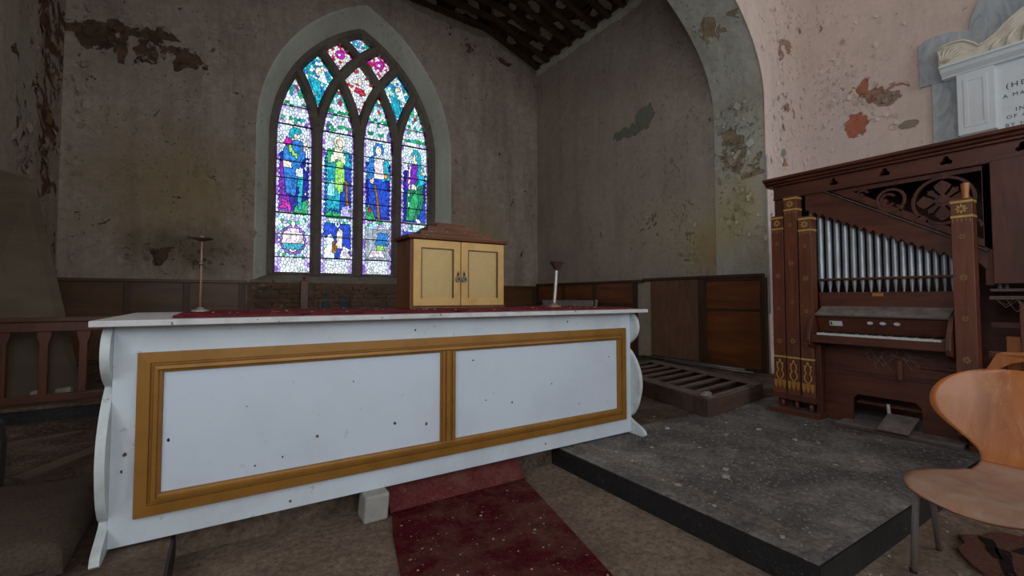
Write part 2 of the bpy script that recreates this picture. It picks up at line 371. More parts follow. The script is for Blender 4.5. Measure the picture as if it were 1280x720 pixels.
# stained glass: sky light tinted by the colour of each piece
N = Nodes('stained_glass')
at = N.n('ShaderNodeAttribute', attribute_name='tint')
tc = N.mix(.75, at.outputs['Color'], N.ramp(N.noise(22, 5, .7), (.32, .30), (.6, 1.2)), 'MULTIPLY')
tr = N.n('ShaderNodeBsdfTransparent'); N.put(tr.inputs[0], tc)
gl = N.n('ShaderNodeBsdfGlossy'); gl.inputs['Roughness'].default_value = .2; gl.inputs['Color'].default_value = (.5, .5, .5, 1)
mx = N.n('ShaderNodeMixShader'); mx.inputs[0].default_value = .03
N.t.links.new(tr.outputs[0], mx.inputs[1]); N.t.links.new(gl.outputs[0], mx.inputs[2]); N.t.links.new(mx.outputs[0], N.out.inputs[0])
M['glass'] = N.mat
N = Nodes('clear_glass')
tr = N.n('ShaderNodeBsdfTransparent'); tr.inputs[0].default_value = (.9, .95, .97, 1)
gl = N.n('ShaderNodeBsdfGlossy'); mx = N.n('ShaderNodeMixShader'); mx.inputs[0].default_value = .06
N.t.links.new(tr.outputs[0], mx.inputs[1]); N.t.links.new(gl.outputs[0], mx.inputs[2]); N.t.links.new(mx.outputs[0], N.out.inputs[0])
M['clear_glass'] = N.mat
# perforated gold sheet of the cabinet doors
N = Nodes('perforated_gold')
s_ = N.vmath('MULTIPLY', N.pos(), (1, 0, 1)); 
rx = N.n('ShaderNodeVectorRotate'); rx.rotation_type = 'Y_AXIS'; rx.inputs['Angle'].default_value = PI/4; N.put(rx.inputs['Vector'], s_)
vv = N.n('ShaderNodeTexVoronoi'); N.put(vv.inputs['Vector'], rx.outputs[0]); vv.inputs['Scale'].default_value = 115; vv.inputs['Randomness'].default_value = 0
hole = N.thr(vv.outputs['Distance'], .28, .36)
col = N.mix(hole, lin(104, 74, 32), lin(226, 198, 136))
N.bump(hole, .6, .003); M['perforated'] = N.done(col, .4, .3)

# ================================================================== STRUCTURE
XS, XN, YE = 6.5, -2.08, 9.065                # chancel side walls, east wall
YA, YB = 3.45, 4.25                           # chancel arch front and back
NX0, NX1, NY0, NH = -3.4, 7.8, -9.0, 7.6      # nave
FZ = -.13                                     # aisle floor; the platforms are at z = 0
def struct(o, label=None, cat=None): return tag(o, label, cat, kind='structure')

struct(part('floor', M['aisle'], None, (NX0-.2, NX1+.2, NY0-.2, 2.66, FZ-.1, FZ)), 'dusty brown floor of the aisle beside the carpet runner', 'floor')
struct(part('floor', M['dirt'], None, (XN-.2, XS+.2, 2.66, YE+.2, FZ-.1, 0)), 'dirt-strewn chancel floor behind the altar', 'floor')
# raised platforms left and right of the aisle, black-edged
def platform(name, x0, x1, y0, y1, top, label):
    r = struct(empty(name, ((x0+x1)/2, (y0+y1)/2, FZ)), label, 'platform')
    return r
pr = platform('platform', 2.03, NX1, .9, 2.66, M['platform_top'], 'low platform with grey carpet top and black edge in front of the organ')
part('platform_top', M['platform_top'], pr, (2.04, NX1, .91, 2.66, -.03, 0))
N_ = MB(); N_.box(2.03, 2.045, .9, 2.66, FZ, -.002); N_.build('black_edge', M['riser_black'], pr); MB().box(2.045, NX1, .9, .915, FZ, -.002).build('black_edge', M['riser_black'], pr)
N_ = MB()
part('edge_strip', floor_mat('edge_strip', (90, 84, 76), (112, 105, 96), (130, 122, 112), chip=.4), pr, (2.16, 2.25, .95, 2.66, 0, .003))
part('infill', M['dirt'], pr, (2.045, NX1, .915, 2.66, FZ, -.03))
pl_ = platform('platform', NX0, -.17, .9, 2.66, M['dirt'], 'low platform of dirty boards under the left end of the altar')
part('platform_top', M['dirt'], pl_, (NX0, -.18, .91, 2.66, -.03, 0))
part('black_edge', M['riser_black'], pl_, (-.185, -.17, .9, 2.66, FZ, -.002), (NX0, -.185, .9, .915, FZ, -.002))
# chancel step carrying the rail
st = struct(empty('chancel_step', (-.5, 6.5, 0)), 'chancel step with a black riser below the communion rail', 'step')
part('step_top', M['dirt'], st, (XN, 3.2, 5.47, YE, .115, .145))
part('riser', M['riser_black'], st, (XN, 3.2, 5.49, 5.52, 0, .115))
part('fill', M['dirt'], st, (XN, 3.2, 5.52, YE, 0, .115))

# ---- east wall with the pointed window opening
WC = 2.285
def arch_half(z, half, spring, apex):
    if z <= spring: return half
    h = apex-spring; R = (half*half+h*h)/(2*half)
    return max(0, math.sqrt(max(0, R*R-(z-spring)**2))-(R-half))
def arch_pts(half, spring, apex, sill, n=28):
    zs = [sill+(spring-sill)*i/6 for i in range(6)]+[spring+(apex-spring)*math.sin(PI/2*i/n) for i in range(n+1)]
    return [(arch_half(z, half, spring, apex), z) for z in zs]
m = MB(); TOP = 7.9
A = arch_pts(1.88, 4.1, 6.95, 1.36)
m.quad((XN-.2, YE, -.1), (XS+.2, YE, -.1), (XS+.2, YE, 1.36), (XN-.2, YE, 1.36))
for (h0, z0), (h1, z1) in zip(A, A[1:]):
    m.quad((XN-.2, YE, z0), (WC-h0, YE, z0), (WC-h1, YE, z1), (XN-.2, YE, z1))
    m.quad((WC+h0, YE, z0), (XS+.2, YE, z0), (XS+.2, YE, z1), (WC+h1, YE, z1))
m.quad((XN-.2, YE, 6.95), (XS+.2, YE, 6.95), (XS+.2, YE, TOP), (XN-.2, YE, TOP))
B = arch_pts(1.62, 4.1, 6.60, 1.46); YG = YE+.42
B2 = arch_pts(1.9, 4.1, 6.9, 1.4)
YO = YE+.7          # outer face (towards the sky)
for (h0, z0), (h1, z1) in zip(B2, B2[1:]):
    m.quad((XN-.2, YO, z0), (XN-.2, YO, z1), (WC-h1, YO, z1), (WC-h0, YO, z0))
    m.quad((WC+h0, YO, z0), (WC+h1, YO, z1), (XS+.2, YO, z1), (XS+.2, YO, z0))
m.quad((XN-.2, YO, -.1), (XN-.2, YO, 1.4), (XS+.2, YO, 1.4), (XS+.2, YO, -.1)); m.quad((XN-.2, YO, 6.9), (XN-.2, YO, TOP), (XS+.2, YO, TOP), (XS+.2, YO, 6.9))
we = struct(m.build('wall_east', M['plaster_east']), 'stained peeling plaster wall around the stained glass window', 'wall')
m = MB()
A3 = arch_pts(1.85, 4.1, 6.91, 1.37)
for (P, yp), (Q, yq) in (((A, YE), (A3, YE+.03)), ((A3, YE+.03), (B, YG)), ((B, YG), (B, YG+.12)), ((B, YG+.12), (B2, YO))):
    for (a0, b0, a1, b1) in zip(P, Q, P[1:], Q[1:]):
        for s in (-1, 1):
            q = [(WC+s*a0[0], yp, a0[1]), (WC+s*b0[0], yq, b0[1]), (WC+s*b1[0], yq, b1[1]), (WC+s*a1[0], yp, a1[1])]
            m.quad(*(q if s > 0 else q[::-1]))
m.build('window_reveal', M['plaster_reveal'], we, smooth=True, angle=40)
MB().prism([(YE-.02, 1.33), (YG+.3, 1.33), (YG+.3, 1.50), (YG-.02, 1.50), (YE-.02, 1.375)], lambda u, v, d: (d, u, v), WC-1.93, WC+1.93).build('window_sill', M['stone_sill'], we, bevel=.01)
# exposed brickwork under the sill
part('mortar_bed', M['mortar'], we, (.32, 3.6, YE-.012, YE, .6, 1.33))
bsrc = []
rb = random.Random(3)
for k in range(4):
    q = MB().box(-.105, .105, -.03, .03, 0, .066); 
    q.v = [(x+rb.uniform(-.012, .012), y+rb.uniform(-.006, .006), z+rb.uniform(-.006, .006)) for x, y, z in q.v]
    bsrc.append(q)
protos = [None]*4
for r in range(8):
    for c_ in range(14):
        x = .46+c_*.228+(r % 2)*.1+rb.uniform(-.01, .01); z = .66+r*.079
        if x > 3.5 or rb.random() < .3: continue
        k = rb.randrange(4); p_ = (x, YE-.022+rb.uniform(-.01, .012), z)
        if protos[k] is None:
            q = MB(); q.v = [(a+p_[0], b+p_[1], cz+p_[2]) for a, b, cz in bsrc[k].v]; q.f = bsrc[k].f; q.m = bsrc[k].m
            protos[k] = q.build('brick', M['brick'], we)
        else: share(protos[k], 'brick', p_, we, rot=(0, rb.uniform(-.07, .07), rb.uniform(-.05, .05)), scale=(rb.uniform(.75, 1.05), 1, rb.uniform(.8, 1.1)))
# ---- chancel side walls
o = struct(part('wall_south', M['plaster_south'], None, (XS, XS+.2, YB+.001, YE+.1, -.1, 7.9)), 'plaster chancel wall above the panelling with a patch of bare render', 'wall')
struct(part('wall_north', M['plaster_north'], None, (XN-.2, XN, YA, YE+.1, -.1, 7.9)), 'dark flaking plaster wall behind the leaning board', 'wall')
# ---- chancel arch wall
ac, ah, asp, ab = 2.21, 4.28, 3.9, 2.3
E_ = [(ah, -.1), (ah, 1), (ah, 2), (ah, 3)]+[(ah*math.cos(PI/2*i/40), asp+ab*math.sin(PI/2*i/40)) for i in range(41)]
m = MB()
for (h0, z0), (h1, z1) in zip(E_, E_[1:]):
    m.quad((ac+h0, YA, z0), (NX1, YA, z0), (NX1, YA, z1), (ac+h1, YA, z1)); m.quad((NX0, YA, z0), (ac-h0, YA, z0), (ac-h1, YA, z1), (NX0, YA, z1))
    m.quad((ac+h0, YB, z0), (ac+h1, YB, z1), (NX1, YB, z1), (NX1, YB, z0)); m.quad((NX0, YB, z0), (NX0, YB, z1), (ac-h1, YB, z1), (ac-h0, YB, z0))
m.quad((NX0, YA, asp+ab), (NX1, YA, asp+ab), (NX1, YA, TOP), (NX0, YA, TOP)); m.quad((NX0, YB, asp+ab), (NX0, YB, TOP), (NX1, YB, TOP), (NX1, YB, asp+ab))
wa = struct(m.build('wall_arch', M['plaster_pink']), 'pink plaster wall beside the chancel arch with flaking paint', 'wall')
m = MB()
for (h0, z0), (h1, z1) in zip(E_, E_[1:]):
    m.quad((ac+h0, YA, z0), (ac+h1, YA, z1), (ac+h1, YB, z1), (ac+h0, YB, z0)); m.quad((ac-h0, YA, z0), (ac-h0, YB, z0), (ac-h1, YB, z1), (ac-h1, YA, z1))
m.build('arch_soffit', M['plaster_soffit'], wa, smooth=True)
m = MB()          # rounded bead along the arch edge
m.tube([(ac+h, YA+.002, z) for h, z in E_], .012, 8); m.build('edge_bead', M['plaster_pink'], wa, smooth=True)
# ---- nave walls with windows (behind and beside the camera)
def nave_side(name, x0, x1, ys, label):
    m = MB(); cur = NY0
    for y in sorted(ys):
        m.box(x0, x1, cur, y-.65, -.15, TOP); m.box(x0, x1, y-.65, y+.65, -.15, 1.9); m.box(x0, x1, y-.65, y+.65, 5.3, TOP); cur = y+.65
    m.box(x0, x1, cur, YA+.02, -.15, TOP)
    return struct(m.build(name, M['plaster_pink'] if 'right' in name else M['plaster_plain']), label, 'wall')
nave_side('wall_right', NX1, NX1+.3, [y-.6 for y in NAVE_WIN], 'pink plaster wall with flaked patches behind the organ')
nave_side('wall_left', NX0-.3, NX0, NAVE_WIN, 'plaster nave wall opposite the organ')
m = MB(); m.box(NX0, .2, NY0-.3, NY0, -.15, TOP).box(4.2, NX1, NY0-.3, NY0, -.15, TOP).box(.2, 4.2, NY0-.3, NY0, -.15, 2.2).box(.2, 4.2, NY0-.3, NY0, 6.2, TOP)
struct(m.build('wall_back', M['plaster_plain']), 'plaster west wall of the nave', 'wall')
struct(part('ceiling', M['plaster_plain'], None, (NX0-.3, NX1+.3, NY0-.3, YB, NH, NH+.1)), 'plaster nave ceiling', 'ceiling')
wi = 2
def clear_window(axis, a, c, half, z0, z1, cols, rows):
    global wi
    loc = (a, c, z0) if axis == 'x' else (c, a, z0)
    r = struct(empty('window_%d' % wi, loc), 'unseen plain leaded nave window', 'window'); wi += 1
    mm = MB()
    f = (lambda u0, u1, w0, w1, t: mm.box(a-t, a+t, u0, u1, w0, w1)) if axis == 'x' else (lambda u0, u1, w0, w1, t: mm.box(u0, u1, a-t, a+t, w0, w1))
    for k in range(cols+1): u = c-half+2*half*k/cols; f(u-.02, u+.02, z0, z1, .03)
    for k in range(rows+1): z = z0+(z1-z0)*k/rows; f(c-half, c+half, z-.02, z+.02, .028)
    mm.build('glazing_bars', M['lead'], r); mm = MB()
    f = (lambda u0, u1, w0, w1, t: mm.box(a-t, a+t, u0, u1, w0, w1)) if axis == 'x' else (lambda u0, u1, w0, w1, t: mm.box(u0, u1, a-t, a+t, w0, w1))
    f(c-half, c+half, z0, z1, .004); mm.build('glass', M['clear_glass'], r)
for y in NAVE_WIN:
    clear_window('x', NX0-.15, y, .65, 1.9, 5.3, 3, 6); clear_window('x', NX1+.15, y-.6, .65, 1.9, 5.3, 3, 6)  # the right-hand row is unseen, added to go with its lamps
clear_window('y', NY0-.15, 2.2, 2.0, 2.2, 6.2, 4, 6)

# ---- chancel ceiling: rafters bared of their plaster
CP = [(XS, 6.72), (5.0, 7.26), (2.2, 7.40), (-.6, 7.26), (XN, 6.72)]
ce = struct(empty('ceiling', (2.2, 6.6, 6.7)), 'broken chancel ceiling with bare rafters and laths', 'ceiling')
m = MB()
for (x0, z0), (x1, z1) in zip(CP, CP[1:]): m.quad((x0, YB, z0+.14), (x0, YE+.1, z0+.14), (x1, YE+.1, z1+.14), (x1, YB, z1+.14))
m.build('roof_boards', M['roof_board'], ce)
rr = random.Random(5)
def sweep_rafter(y, wd, dz0, dz1):
    m = MB(); n = len(CP); vs_ = []
    for x, z in CP: vs_ += [(x, y, z+dz0), (x, y+wd, z+dz0), (x, y+wd, z+dz1), (x, y, z+dz1)]
    fs = []
    for i in range(n-1):
        for k in range(4): fs.append((i*4+k, i*4+(k+1) % 4, i*4+4+(k+1) % 4, i*4+4+k))
    return m.add(vs_, fs+[(3, 2, 1, 0), (n*4-4, n*4-3, n*4-2, n*4-1)])
for k in range(12): sweep_rafter(4.40+k*.41, .11, .0, .065).build('rafter', M['rafter'], ce)
def cz(x):
    for (x0, z0), (x1, z1) in zip(CP, CP[1:]):
        if x1 <= x <= x0: return z0+(z1-z0)*(x-x0)/(x1-x0)
    return 7
m = MB()
for k in range(12):                      # nail stubs of the fallen laths
    y = 4.40+k*.41; x = 6.4
    while x > 1.5:
        for e in (0, .11): m.box(x, x+.028, y+e-.028, y+e+.028, cz(x)-.012, cz(x)+.012)
        x -= .075
tag(m.build('lath_stubs', M['rafter'], ce), kind='stuff')
lp = None
for k in range(34):
    x = 6.45-k*.15+rr.uniform(-.04, .04); y0 = 4.3+rr.random()*2.5; y1 = min(YE, y0+1+rr.random()*3)
    MB().box(x, x+.045, y0, y1, cz(x)+.068, cz(x)+.085).build('lath', M['rafter'], ce)
for k in range(130):
    x = rr.uniform(2.6, 6.4); y = 4.40+rr.randrange(12)*.41+.11+rr.uniform(.06, .24); z = cz(x)+.03+rr.uniform(0, .04)
    pts = [(a*rr.uniform(.05, .15), b*rr.uniform(.05, .11)) for a, b in ((-1, -1), (.1, -1.2), (1, -.8), (1.1, .4), (.2, 1), (-.9, .9))]
    MB().prism(pts, lambda u, v, d: (x+u, y+v, z+d+u*-.3), 0, .02).build('plaster_fragment', M['stone_sill'], ce)
# broken plaster margin along the eaves and the rake
m = MB(); y = YB; px_ = None
rr = random.Random(9)
segs = [YB+i*.12 for i in range(int((YE-YB)/.12)+2)]
lo = [6.60+rr.uniform(-.03, .03) for _ in segs]
for i in range(len(segs)-1):
    y0, y1 = segs[i], min(segs[i+1], YE)
    m.add([(XS-.002, y0, lo[i]), (XS-.002, y1, lo[i+1]), (XS-.035, y1, 6.70), (XS-.035, y0, 6.70), (XS-.02, y0, 6.80), (XS-.02, y1, 6.80)], [(0, 1, 2, 3), (3, 2, 5, 4)])
struct(m.build('trim_1', M['plaster_soffit']), 'broken pale plaster cornice along the chancel eaves', 'cornice')
m = MB(); X = [6.45-i*.15 for i in range(30)]
t0 = [rr.uniform(.01, .06) for _ in X]; t1 = [rr.uniform(.04, .12)+(.08 if 3.2 < x < 5.0 else 0) for x in X]
for i in range(len(X)-1):
    a, b = X[i], X[i+1]
    m.add([(a, YE-.004, cz(a)-t1[i]), (b, YE-.004, cz(b)-t1[i+1]), (b, YE-.03, cz(b)-t0[i+1]), (a, YE-.03, cz(a)-t0[i]), (a, YE-.002, cz(a)+.05), (b, YE-.002, cz(b)+.05)], [(0, 1, 2, 3), (3, 2, 5, 4)])
struct(m.build('trim_2', M['stone_sill']), 'ragged plaster edge along the top of the window wall', 'cornice')


# ---- curled flakes of paint lifting off the walls
def flakes(parent, fn, spots, mat, seed, smin=.012, smax=.05, skip=None):
    """fn(a,b,d)->3D point on the wall (d = off the wall); spots: (a, b, ra, rb, n)"""
    rr = random.Random(seed); m = MB()
    for a, b, ra, rb_, n in spots:
        for _ in range(n):
            u, v = a+rr.gauss(0, .5)*ra, b+rr.gauss(0, .5)*rb_
            if skip and skip(u, v): continue
            s = smin+(smax-smin)*rr.random()**2; k = rr.choice((4, 5, 6)); t0 = rr.random()*6.28
            tilt = rr.uniform(.15, .7); ax = rr.random()*6.28
            pts = []
            for i in range(k):
                an = t0+2*PI*i/k; r_ = s*rr.uniform(.5, 1.2); pu, pv = r_*math.cos(an)*.8, r_*math.sin(an)*1.2
                w_ = (pu*math.cos(ax)+pv*math.sin(ax)); pts.append(fn(u+pu, v+pv, .004+max(0, w_+s*.6)*tilt))
            m.add(pts, [tuple(range(k))])
    return tag(m.build('paint_flakes', mat, parent), kind='stuff')
flakes(wa, lambda a, b, d: (a, YA-d, b), [(6.95, 4.4, .25, 1.2, 70), (6.85, 2.7, .2, .7, 60), (7.2, 5.2, .5, .5, 40), (7.1, 3.4, .4, 1.2, 40), (7.6, 3.6, .2, 1.3, 25)], M['plaster_pink'], 51)
flakes(wa, lambda a, b, d: (6.485-d, a, b), [(3.85, 3.2, .35, .5, 70), (3.8, 2.4, .4, .6, 60), (3.9, 3.8, .3, .3, 30)], M['plaster_soffit'], 52, .015, .07)
wr = bpy.data.objects['wall_right']
flakes(wr, lambda a, b, d: (7.8-d, a, b), [(2.65, 4.0, .3, .25, 45), (2.9, 4.6, .3, .7, 35), (2.5, 3.5, .3, .3, 20), (3.2, 4.2, .2, .8, 40), (2.3, 4.9, .6, .3, 20)], M['plaster_pink'], 53, skip=lambda y, z: y < 2.16)
flakes(we, lambda a, b, d: (a, YE-d, b), [(-1.2, 5.1, .7, .35, 110), (-1.9, 4, .12, 2, 60), (-.4, 1.8, 1.0, .25, 60), (.3, 2.8, .12, 1.2, 60), (-.3, 3.15, .3, .12, 18), (5.0, 6.9, 1.2, .2, 30)], M['plaster_east'], 54, .015, .07)
flakes(bpy.data.objects['wall_south'], lambda a, b, d: (XS-d, a, b), [(6.2, 6.5, .8, .15, 50), (5.2, 2.2, .7, .6, 50), (4.7, 1.8, .3, .3, 30), (8.8, 5, .15, 1.5, 25)], M['plaster_south'], 55, .012, .05)
flakes(bpy.data.objects['wall_north'], lambda a, b, d: (XN+d, a, b), [(8.3, 4, .6, 2, 120), (7.6, 2.5, .4, 1, 40)], M['plaster_north'], 56, .015, .08)

# ================================================================== STAINED GLASS WINDOW
win = struct(empty('window_1', (WC, YG, 1.5)), 'four-light stained glass window with intersecting stone tracery', 'window')
HALF, NL, SPR, APX = 1.61, 4, 4.1, 6.60
PITCHX = 2*HALF/NL; hh = APX-SPR; RT = (HALF*HALF+hh*hh)/(2*HALF); BW = .1
base = [-HALF+i*PITCHX for i in range(NL+1)]
def curve(i, sgn, z):
    t = max(0, z-SPR); return base[i]+sgn*(RT-math.sqrt(max(1e-9, RT*RT-t*t)))
def slope(z): t = min(max(0, z-SPR), RT*.98); return math.sqrt(1+(t*t)/(RT*RT-t*t))
def cell_range(i, j, z, w):
    k = w*slope(z)
    lo_ = curve(i, 1, z)+k; hi_ = curve(j, -1, z)-k
    if i+1 <= NL: hi_ = min(hi_, curve(i+1, 1, z)-k) if z > SPR or j > i+1 else hi_
    if j-1 >= 0: lo_ = max(lo_, curve(j-1, -1, z)+k) if z > SPR or j > i+1 else lo_
    return lo_, hi_
def bar_sweep(name, pts, dy=0):
    """stone bar following pts (x,z), chamfered towards the room"""
    prof = [(-BW, .10), (-BW, .03), (-.045, -.07), (.045, -.07), (BW, .03), (BW, .10)]
    m = MB(); vs_ = []; n = len(pts)
    for i, (x, z) in enumerate(pts):
        x0, z0 = pts[max(0, i-1)]; x1, z1 = pts[min(n-1, i+1)]; L = math.hypot(x1-x0, z1-z0); nx, nz = (z1-z0)/L, -(x1-x0)/L
        for a, b in prof: vs_.append((WC+x+nx*a*(1-dy), YG+b+dy, z+nz*a*(1-dy)))
    fs = []
    for i in range(n-1):
        for k in range(6): fs.append((i*6+k, i*6+6+k, i*6+6+(k+1) % 6, i*6+(k+1) % 6))
    m.add(vs_, fs+[tuple(range(6)), tuple(range(n*6-1, n*6-7, -1))]); return m.build(name, M['stone_tracery'], win)
SILL = 1.5
for i in range(1, NL): bar_sweep('mullion', [(base[i], SILL), (base[i], 3), (base[i], SPR+.02)])
def arc_pts(i, s, n=24):
    out = []; z = SPR
    zend = APX
    for k in range(n+1):
        z = SPR+(APX-SPR)*math.sin(PI/2*k/n); x = curve(i, s, z)
        lim = curve(NL if s > 0 else 0, -s, z)
        if (s > 0 and x > lim+.02) or (s < 0 and x < lim-.02): break
        out.append((x, z))
    return out
for i in range(1, NL):
    for s in (1, -1): bar_sweep('tracery_bar', arc_pts(i, s), .012+.004*i+(.002 if s > 0 else 0))
bar_sweep('jamb', [(base[0], SILL), (base[0], 3)]+arc_pts(0, 1), .004); bar_sweep('jamb', [(base[NL], SILL), (base[NL], 3)]+arc_pts(NL, -1), .007)
part('bottom_rail', M['stone_tracery'], win, (WC-HALF, WC+HALF, YG-.02, YG+.1, SILL, SILL+.05), bevel=.01)

# colours of the glass
W_ = (.84, .88, .92); CR = (.95, .88, .62); LI = (.55, .42, .80); PU = (.28, .10, .52); TE = (.02, .40, .48); BL = (.02, .07, .50); DB = (.015, .02, .28); MB_ = (.03, .20, .55)
GR = (.03, .38, .13); DG = (.02, .20, .10); RE = (.55, .03, .06); MA = (.62, .02, .38); BR = (.35, .13, .03); LG = (.35, .70, .12); GY = (.35, .38, .42); SK = (.92, .74, .55); AQ = (.35, .85, .85); VI = (.22, .03, .42); PK = (.9, .72, .72)
def inside(p, poly):
    x, y = p; c = False; j = len(poly)-1
    for i in range(len(poly)):
        xi, yi = poly[i]; xj, yj = poly[j]
        if (yi > y) != (yj > y) and x < (xj-xi)*(y-yi)/(yj-yi)+xi: c = not c
        j = i
    return c
def clip(poly, mx, my, nx, ny, lab):
    """poly: (x, y, label of the edge that starts here); keeps the side of the seed"""
    out = []; n = len(poly); d = [(p[0]-mx)*nx+(p[1]-my)*ny for p in poly]
    if max(d) <= 0: return poly
    for i in range(n):
        j = (i+1) % n; p, q = poly[i], poly[j]
        if d[i] <= 0: out.append(p)
        if (d[i] <= 0) != (d[j] <= 0):
            t = d[i]/(d[i]-d[j]); x, y = p[0]+t*(q[0]-p[0]), p[1]+t*(q[1]-p[1])
            if d[i] <= 0: out.append((x, y, lab))
            else: out.append((x, y, p[2]))
    return out
def glaze(light, in_fn, zr, xr, regions, color_fn, sp, bars, rng, border=True, K=1.0):
    """pieces of glass held in lead; seeds follow the outlines of the drawn shapes"""
    seeds = []; grid = {}; G = sp
    def near(x, z, r):
        gx, gz = int(x//G), int(z//G)
        for a in range(gx-1, gx+2):
            for b in range(gz-1, gz+2):
                for (sx, sz) in grid.get((a, b), ()):
                    if (sx-x)**2+(sz-z)**2 < r*r: return True
        return False
    def put(x, z, r):
        if xr[0]-.06 < x < xr[1]+.06 and zr[0]-.06 < z < zr[1]+.06 and not near(x, z/K, r):
            z = z/K; seeds.append((x, z)); grid.setdefault((int(x//G), int(z//G)), []).append((x, z))
    if border:
        z = zr[0]
        while z < SPR+.3:
            for s, e in ((xr[0], 1), (xr[1], -1)): put(s+e*.022, z, .01); put(s-e*.03, z, .01); put(s+e*.066, z+.03, .01)
            z += .085
    for poly, _ in regions:
        n = len(poly)
        for i in range(n):
            (x0, z0), (x1, z1) = poly[i], poly[(i+1) % n]; L = math.hypot(x1-x0, z1-z0); k = max(1, int(L/(sp*.95)))
            for q in range(k):
                t = (q+.5)/k; x = x0+(x1-x0)*t; z = z0+(z1-z0)*t; nx, nz = (z1-z0)/max(L, 1e-6), -(x1-x0)/max(L, 1e-6); d = sp*.36
                if not near(x+nx*d, (z+nz*d)/K, sp*.42) and not near(x-nx*d, (z-nz*d)/K, sp*.42): put(x+nx*d, z+nz*d, .01); put(x-nx*d, z-nz*d, .01)
    if border:                            # squared quarries: predella, ground behind the head, canopy
        b = zr[0]+.02; cx = (xr[0]+xr[1])/2; hw = (xr[1]-xr[0])/2*.82
        def rows(v0, v1, dz, dx, off=0):
            n = max(1, round((v1-v0)/dz)); r = 0
            for q in range(n):
                z = b+v0+(v1-v0)*(q+.5)/n; k = max(1, round(2*hw/dx)); r += 1
                for c_ in range(-1, k+1):
                    x = cx-hw+2*hw*(c_+.5+(off if r % 2 else 0))/k
                    if cx-hw < x < cx+hw: put(x+rng.uniform(-.003, .003), z+rng.uniform(-.002, .002), min(dx, dz/K)*.5)
        rows(.04, .26, .22, .38, 0); rows(.30, 1.12, .07, .075); rows(2.1, 2.82, .12, .07, 0)
        rows(2.86, 3.0, .07, .075); rows(3.02, 3.10, .08, .15, .5); rows(3.12, 3.30, .06, .07); rows(3.31, 3.40, .09, .36, 0); rows(3.42, 3.85, .07, .07)
    z = zr[0]-.04
    while z < zr[1]+.05:
        x = xr[0]-.05
        while x < xr[1]+.06:
            put(x+rng.uniform(-.4, .4)*sp, z+rng.uniform(-.4, .4)*sp*K, sp*.72); x += sp*.62
        z += sp*.62*K
    zb = [zr[0]-1]+bars+[zr[1]+1]
    panes = [MB() for _ in zb[1:]]; cols = [[] for _ in zb[1:]]; lead = MB()
    index = {p: i for i, p in enumerate(seeds)}; reg = []; shade = []
    for (x, z) in seeds:
        reg.append(next((len(regions)-1-q for q, (rp, rc) in enumerate(regions[::-1]) if inside((x, z*K), rp)), -1))
    for si, (x, z) in enumerate(seeds):
        if not in_fn(x, z*K): continue
        poly = [(x-sp*1.6, z-sp*1.6, -1), (x+sp*1.6, z-sp*1.6, -1), (x+sp*1.6, z+sp*1.6, -1), (x-sp*1.6, z+sp*1.6, -1)]
        gx, gz = int(x//G), int(z//G)
        for a in range(gx-3, gx+4):
            for b in range(gz-3, gz+4):
                for q_ in grid.get((a, b), ()):
                    if q_ == (x, z): continue
                    poly = clip(poly, (x+q_[0])/2, (z+q_[1])/2, q_[0]-x, q_[1]-z, index[q_])
                    if len(poly) < 3: break
        if len(poly) < 3: continue
        z = z*K; n = len(poly); P2 = [(a, b*K) for a, b, _ in poly]
        k = next(i for i in range(len(zb)-1) if z < zb[i+1])
        r0 = reg[si]
        if r0 >= 0: col = regions[r0][1]; f = rng.uniform(.62, 1.12)
        else: col = color_fn(x, z, rng); f = rng.uniform(.6, 1.1)
        col = tuple(min(1, max(0, c_*f+rng.uniform(-.006, .012))) for c_ in col)+(1,)
        panes[k].add([(WC+a, YG+.036, b) for a, b in P2], [tuple(range(n))]); cols[k].append(col)
        for e in range(n):
            l = poly[e][2]
            if l >= 0 and l < si and in_fn(seeds[l][0], seeds[l][1]*K): continue       # drawn by its neighbour
            if r0 >= 0 and l >= 0 and reg[l] == r0 and ((si*7919+l*104729) % 97)/97 > .30: continue
            (ax, az), (bx, bz) = P2[e], P2[(e+1) % n]; L = math.hypot(bx-ax, bz-az)
            if L < .004: continue
            hw = .0062 if (l < 0 or reg[l] != r0) else .0042
            tx, tz = (bx-ax)/L, (bz-az)/L; ax -= tx*.003; az -= tz*.003; bx += tx*.003; bz += tz*.003; nx, nz = -tz*hw, tx*hw
            lead.add([(WC+ax+nx, YG+.034, az+nz), (WC+ax, YG+.028, az), (WC+bx, YG+.028, bz), (WC+bx+nx, YG+.034, bz+nz), (WC+ax-nx, YG+.034, az-nz), (WC+bx-nx, YG+.034, bz-nz)], [(0, 1, 2, 3), (1, 4, 5, 2)])
    for p_, c_ in zip(panes, cols):
        if p_.f: p_.build('pane', M['glass'], light, colors=c_)
    tag(lead.build('lead_cames', M['lead'], light), kind='stuff')
def P(cx, half, z0, *pts): return [(cx+u*half, z0+v) for u, v in pts]
def ell(cx, half, z0, u, v, ru, rv, n=12): return [(cx+(u+ru*math.cos(2*PI*k/n))*half, z0+v+rv*math.sin(2*PI*k/n)) for k in range(n)]
